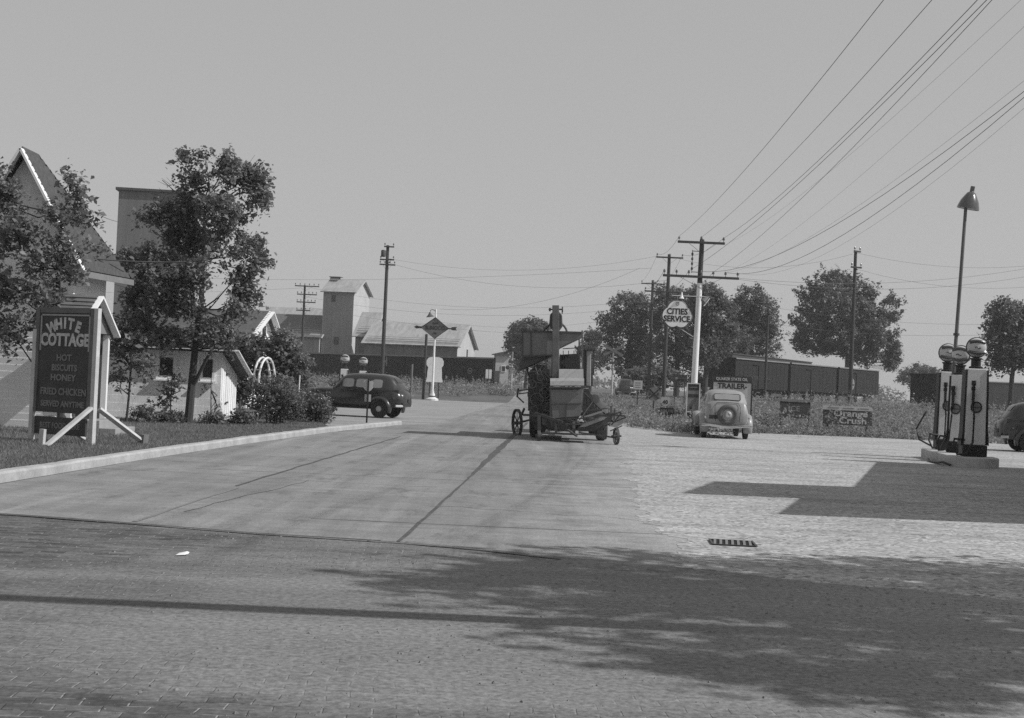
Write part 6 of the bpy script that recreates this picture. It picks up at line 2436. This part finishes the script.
# tower
fl = P(321, 290, YE)                        # near left eave corner
wE = 37 / 1365 * YE
dE = Vector((math.cos(yaw), math.sin(yaw), 0))
nE = Vector((-dE.y, dE.x, 0))
hw = 4.0
zr = P(345, 280, YE + hw).z
ra = fl + nE * hw
ra.z = zr
rb = ra + dE * wE
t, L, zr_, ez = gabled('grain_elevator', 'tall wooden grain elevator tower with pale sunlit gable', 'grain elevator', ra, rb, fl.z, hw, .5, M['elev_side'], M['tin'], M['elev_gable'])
for (px, py, sx, sz) in ((336.5, 299, .6, 1.0), (339.5, 341, .75, 1.1)):
    q_ = P(px, py, YE + 1.0)
    xl_ = (Vector((q_.x, q_.y, 0)) - Vector((ra.x, ra.y, 0))).dot(dE)
    MB().box((xl_, -hw - .03, q_.z - .5), (sx, .06, sz)).build('window', M['machine2'], t)
MB().prism3([(.2, -.9, zr_ - .2), (.2, .9, zr_ - .2), (.2, .5, zr_ + .3), (.2, -.5, zr_ + .3)], (1.2, 0, 0)).build('roof_vent', M['elev_dark'], t)
MB().box((.9, 0, zr_ + .34), (1.7, 1.4, .08)).build('vent_cap', M['machine2'], t)


def shed_at(px0, px1, py_ridge, py_eave, Y, halfw, label, wall, roof, gable, base=.5, cat='barn', nm='barn'):
    b_ = P(px1, py_ridge, Y + halfw)
    lo, hi = .5, 120.0
    for _ in range(40):
        mid = (lo + hi) / 2
        if proj(b_ - dE * mid)[0] > px0:
            lo = mid
        else:
            hi = mid
    rb_ = b_
    ra_ = b_ - dE * lo
    ev = P(px1, py_eave, Y).z
    return gabled(nm, label, cat, ra_, rb_, ev, halfw, base, wall, roof, gable)


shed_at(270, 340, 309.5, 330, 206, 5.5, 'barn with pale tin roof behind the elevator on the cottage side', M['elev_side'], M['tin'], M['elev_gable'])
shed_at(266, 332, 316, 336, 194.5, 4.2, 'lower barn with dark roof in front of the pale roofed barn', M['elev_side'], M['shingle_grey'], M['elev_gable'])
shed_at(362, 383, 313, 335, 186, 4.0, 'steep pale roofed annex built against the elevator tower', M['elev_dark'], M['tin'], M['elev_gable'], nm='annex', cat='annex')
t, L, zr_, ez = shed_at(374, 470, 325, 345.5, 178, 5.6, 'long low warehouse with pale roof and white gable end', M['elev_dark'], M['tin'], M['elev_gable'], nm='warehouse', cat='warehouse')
MB().box((L - .34, .6, ez - .9), (.06, .7, 1.0)).build('window', M['machine2'], t)

# dark flat-topped tower beyond the maple
q0 = P(119, 190, 118)
t = thing('dark_tower', 'dark flat topped elevator tower rising beyond the maple tree', 'tower', (q0.x, q0.y, 0), R(6))
Ht = q0.z
MB().box((2.7, 2.5, Ht / 2), (5.4, 5, Ht)).build('wall', M['elev_dark'], t)
MB().box((2.7, 2.5, Ht + .12), (5.9, 5.5, .22)).build('roof', M['machine2'], t)

# ------------------------------------------------------------------ far and right-hand trees
def far_tree(px, ytop, ybase, Y, halfpx, label, seed, m='leaf_far', n=700, lobes=None, leaf=.24, L=.8, gap=.74, group=None, name='tree', up=.5, gf=.5):
    b = at(px, Y)
    k = 1365 / Y
    q = lambda x, y, dy=0: L3(x, y, Y + dy, b)
    rn = random.Random(seed)
    if lobes is None:
        lobes = []
        hgt = ybase - ytop
        for i in range(9):
            f = i / 8
            yv = ytop + hgt * (.16 + .62 * f)
            wv = halfpx * math.sin(math.pi * (.22 + .62 * f))
            for s_ in ((-.6, .6) if i % 2 else (0, -.9 + rn.random() * .2, .8)):
                lobes.append((px + s_ * wv * .75 + rn.uniform(-2, 2), yv + rn.uniform(-3, 3), halfpx * rn.uniform(.3, .5), hgt * rn.uniform(.13, .2)))
    lb = [(q(x, y, rn.uniform(-1, 1) * rx / k * .9), (rx / k, rx / k * .9, ry / k)) for x, y, rx, ry in lobes]
    zt = max(c[2] for c, _ in lb)
    r0 = max(.14, zt * .03)
    tr = [([(0, 0, -.2), (rn.uniform(-.2, .2), 0, zt * .35), (rn.uniform(-.4, .4), 0, zt * .65), (0, 0, zt * .92)], [r0, r0 * .8, r0 * .5, r0 * .2])]
    return tree(name, label, b, tr, lb, int(n * 2.3), 12, L, leaf, M[m], seed, group, gap, gf, 3, up=up)


G1 = 'trees behind the crossing'
far_tree(627, 293, 392, 150, 30, 'dark spreading tree at the road end of the grove', 61, n=900, lobes=[(612, 322, 15, 14), (625, 306, 17, 13), (644, 304, 18, 14), (606, 340, 10, 12), (628, 332, 22, 16), (648, 326, 18, 18), (620, 355, 18, 10), (645, 352, 20, 12), (600, 330, 6, 8), (638, 372, 24, 10)], group=G1)
far_tree(676, 290, 392, 146, 30, 'dark tree behind the clover sign', 62, n=800, lobes=[(668, 298, 16, 11), (684, 302, 18, 13), (664, 320, 16, 16), (690, 325, 20, 18), (676, 345, 22, 16), (668, 368, 16, 10), (694, 352, 16, 14)], group=G1)
far_tree(704, 285, 400, 126, 26, 'dark tree with visible trunk right behind the white painted pole', 63, n=700, lobes=[(706, 298, 17, 13), (716, 312, 18, 15), (700, 322, 16, 18), (722, 335, 16, 15), (712, 350, 18, 12)], group=G1)
far_tree(748, 286, 396, 150, 30, 'dark rounded tree above the short bare pole', 64, n=800, lobes=[(750, 298, 14, 11), (738, 312, 16, 14), (762, 308, 15, 12), (752, 330, 24, 18), (735, 340, 18, 14), (772, 326, 9, 12), (768, 345, 12, 12)], group=G1)
far_tree(590, 330, 388, 165, 12, 'small pale tree beside the combine duct', 65, 'leaf_far2', 260, lobes=[(592, 340, 8, 9), (588, 352, 9, 8), (598, 360, 8, 8)])
def plumes(core, tips):
    """lobes of a crown: a filled core and upright plumes ((x, y) of the tip, (x, y) of the root, width)"""
    out = list(core)
    for (x1, y1), (x0, y0), w_ in tips:
        for f, k in ((.15, 1.0), (.45, .8), (.7, .58), (.92, .34)):
            out.append((x0 + (x1 - x0) * f, y0 + (y1 - y0) * f, w_ * k, w_ * k * 1.25))
    return out


far_tree(846, 262, 392, 170, 50, 'broad pale leaved tree with upright sprays behind the boxcars', 66, 'leaf_far2', 2600, lobes=plumes(
    [(835, 305, 22, 20), (858, 315, 22, 18), (815, 325, 18, 16), (842, 338, 28, 18), (872, 335, 20, 17), (888, 345, 13, 13), (862, 355, 22, 12), (820, 348, 20, 10), (890, 362, 11, 9), (850, 292, 12, 12), (802, 345, 11, 8)],
    [((820, 265), (826, 298), 7), ((835, 262), (836, 292), 8), ((844, 268), (844, 295), 7), ((806, 280), (818, 305), 7), ((796, 287), (812, 310), 6.5), ((858, 274), (854, 300), 7), ((876, 285), (866, 308), 7.5), ((893, 293), (882, 318), 8.5), ((903, 298), (888, 322), 8),
     ((789, 318), (806, 328), 6.5), ((797, 305), (812, 320), 7), ((868, 282), (860, 305), 6), ((904, 350), (890, 354), 7), ((905, 330), (886, 332), 6), ((790, 335), (806, 340), 6), ((900, 372), (888, 366), 6), ((827, 272), (830, 300), 6), ((812, 272), (822, 300), 5.5)]), leaf=.30, L=.7, up=1.2, gap=.86, gf=.8)
far_tree(1010, 300, 396, 116, 26, 'dense tree at the edge of the view behind the fuel pumps', 67, 'leaf_far2', 700, lobes=[(1002, 312, 14, 12), (1016, 320, 18, 16), (1000, 340, 16, 14), (1018, 350, 20, 16), (1006, 364, 16, 10), (994, 330, 8, 8)], leaf=.26, L=.8)
far_tree(918, 366, 398, 240, 10, 'low distant tree between boxcar end and fuel pumps', 68, 'leaf_far2', 160, lobes=[(918, 373, 10, 7), (930, 376, 9, 6), (908, 378, 9, 6)], leaf=.45, L=1.2)
far_tree(525, 322, 385, 190, 16, 'pale rounded tree rising behind the grain tank', 69, 'leaf_far2', 520, lobes=[(518, 332, 9, 9), (530, 328, 10, 8), (540, 330, 9, 8), (515, 345, 8, 9), (528, 345, 13, 12), (522, 362, 12, 12), (540, 358, 12, 12)], leaf=.38, L=1.0)
far_tree(562, 345, 388, 180, 12, 'dark low tree seen through the engine rails', 70, 'leaf_far', 260, lobes=[(560, 368, 14, 12), (572, 374, 12, 9), (545, 376, 12, 9)])
far_tree(770, 330, 392, 158, 20, 'dark tree filling the gap above the billboard header', 72, n=500, lobes=[(722, 345, 14, 16), (738, 352, 14, 12), (726, 366, 14, 10), (690, 362, 14, 12), (655, 345, 14, 14), (640, 360, 14, 12)], group=G1)
far_tree(655, 372, 396, 140, 20, 'low dark thicket tree under the grove edge', 71, 'leaf_far', 420, lobes=[(640, 380, 18, 9), (662, 378, 16, 9), (684, 384, 14, 8), (704, 380, 12, 8)], leaf=.3, L=.8, group=G1)


def farbush(px, Y, rx, rz, label, seed, m='weed', n=200, leaf=.16, L=.45):
    pbush(px, 0, Y, rx, rz, label, seed, n, m, leaf, L)


farbush(340, 100, 17, 12, 'pale leafy bush behind the sedan roof', 81, n=260)
farbush(312, 92, 22, 8, 'low pale bush beyond the white flowers', 82, n=220)
farbush(398, 100, 14, 8, 'grassy bush beside the short wooden post', 83, n=180)
farbush(664, 72, 12, 7, 'round bush at the foot of the route marker', 84, 'bush', 160, .12, .3)
farbush(626, 80, 14, 5, 'low bush at the verge below the crossbuck', 85, 'bush', 140, .12, .3)
farbush(680, 66, 10, 8, 'rounded bush between route marker and framed sign', 86, 'bush', 150, .12, .3)
farbush(770, 62, 14, 9, 'weedy bush close beside the pale billboard', 87, 'weed', 160, .12, .3)
farbush(500, 122, 18, 3, 'low weeds bush beside the road at the crossing', 88, 'weed', 120, .14, .3)

# ------------------------------------------------------------------ the filling station and its trees, outside the frame to the right
e = Vector((.31, 1, 0)).normalized()
f_ = Vector((1, .05, 0)).normalized()


def slab(mb, x, y0, y1, width, z0, z1):
    p = Vector((x, y0, 0))
    length = (y1 - y0) / e.y
    pts = [p, p + e * length, p + e * length + f_ * width, p + f_ * width]
    mb.rings([[Vector((q.x, q.y, z)) for q in pts] for z in (z0, z1)])


T_ = 1 / math.tan(R(SUN_EL))
t = thing('filling_station', 'filling station building with flat canopies outside the view', 'building', (0, 0, 0))
ca_ = math.cos(R(SUN_AZ)) / math.tan(R(SUN_EL))
sa_ = math.sin(R(SUN_AZ)) / math.tan(R(SUN_EL))
ha, hb, hc = [(x - g2(*q)[0]) / ca_ for x, q in ((9.1, (680.6, 494)), (7.9, (776, 515)), (10.8, (837, 480)))]
ya, ya1, yb0, yb1, yc0, yc1 = g2(680.6, 494)[1], g2(713, 482)[1], g2(776, 515)[1], g2(805, 496)[1], g2(830, 482)[1], g2(862, 462)[1]
mb = MB()
slab(mb, 10.3, yb0 - hb * sa_ + .3, yb1 - hb * sa_ - .2, 9, 0, hb - .23)
slab(mb, 11.9, yc0 - hc * sa_ + .3, yc1 - hc * sa_ - .3, 10, 0, hc - .26)
mb.build('wall', M['brickwall'], t)
mb = MB()
slab(mb, 9.1, ya - ha * sa_, ya1 - ha * sa_, 11, ha - .25, ha)
slab(mb, 7.9, yb0 - hb * sa_, yb1 + .1 - hb * sa_, 11, hb - .22, hb)
slab(mb, 10.45, yc0 - 1.75 - hc * sa_, yc1 - hc * sa_, 10, hc - .25, hc)
mb.build('roof', M['cream'], t)
rnd = random.Random(9)


def shade_tree(x, y, lob, label, seed, n=1500):
    lb = [((a_ - x, b_ - y - c_ * sa_, c_), r_) for (a_, b_, c_), r_ in lob]
    tree('shade_tree', label, (x, y, 0), [([(0, 0, -.1), (.1, 0, 2), (0, .1, 4), (0, 0, 6)], [.22, .19, .15, .08])], lb, int(n * .5), 12, .5, .16, M['leaf'], seed, 'shade trees outside the view', .60, .75)


shade_tree(9.6, 11.2, [((8.6, 12.0, 6.4), (1.8, 1.5, 1.4)), ((9.3, 11.0, 7.6), (1.7, 1.5, 1.2)), ((10.6, 12.2, 6.2), (2.0, 1.5, 1.6)), ((9.9, 9.8, 7.0), (1.7, 1.1, 1.3)), ((11.2, 11.2, 5.2), (2.2, 1.8, 1.5)), ((10.4, 10.6, 8.9), (1.4, 1.1, 1.0)), ((9.4, 10.6, 5.4), (1.5, 1.4, 1.2))], 'shade tree by the filling station outside the view', 91, 2300)
shade_tree(10.8, 8.2, [((9.2, 8.3, 6.4), (1.6, .8, 1.2)), ((10.4, 7.9, 7.0), (1.8, .8, 1.2)), ((11.6, 8.4, 5.8), (1.8, .9, 1.3)), ((10.6, 8.6, 4.6), (1.6, .8, 1.0)), ((12.4, 8.0, 6.4), (1.8, .9, 1.4))], 'third shade tree nearest the camera outside the view', 93, 1500)
shade_tree(12.6, 10.6, [((12.2, 11.2, 6.2), (2.0, 1.8, 1.6)), ((13.2, 9.6, 6.0), (2.2, 1.3, 1.6)), ((13.6, 11.8, 6.6), (2.2, 1.6, 1.8)), ((12.6, 10.4, 8.0), (1.9, 1.6, 1.3)), ((11.6, 9.4, 5.2), (1.6, 1.0, 1.2)), ((14.0, 10.4, 4.4), (2.2, 1.9, 1.5)), ((13.4, 12.9, 6.0), (2.0, 1.2, 1.4)), ((12.0, 13.0, 5.2), (1.8, 1.0, 1.2)), ((14.6, 13.2, 6.6), (2.0, 1.1, 1.4)), ((11.4, 12.4, 7.0), (1.5, 1.2, 1.1))], 'second shade tree beyond the first outside the view', 92, 2300)

# ------------------------------------------------------------------ thin haze volume, added to lift the dark tones far off
hm = bpy.data.materials.new('lifting_haze')
hm.use_nodes = True
hn = hm.node_tree
hn.nodes.remove(hn.nodes['Principled BSDF'])
pv = hn.nodes.new('ShaderNodeVolumePrincipled')
pv.inputs['Color'].default_value = (.92, .92, .92, 1)
pv.inputs['Density'].default_value = HAZE
pv.inputs['Anisotropy'].default_value = 0.2
hn.links.new(pv.outputs[0], hn.nodes['Material Output'].inputs['Volume'])
tag(MB().box((0, 1950, 11.5), (5400, 4400, 25)).build('haze', hm), 'thin haze added over the crossing to lift distant dark tones', 'haze', kind='stuff')
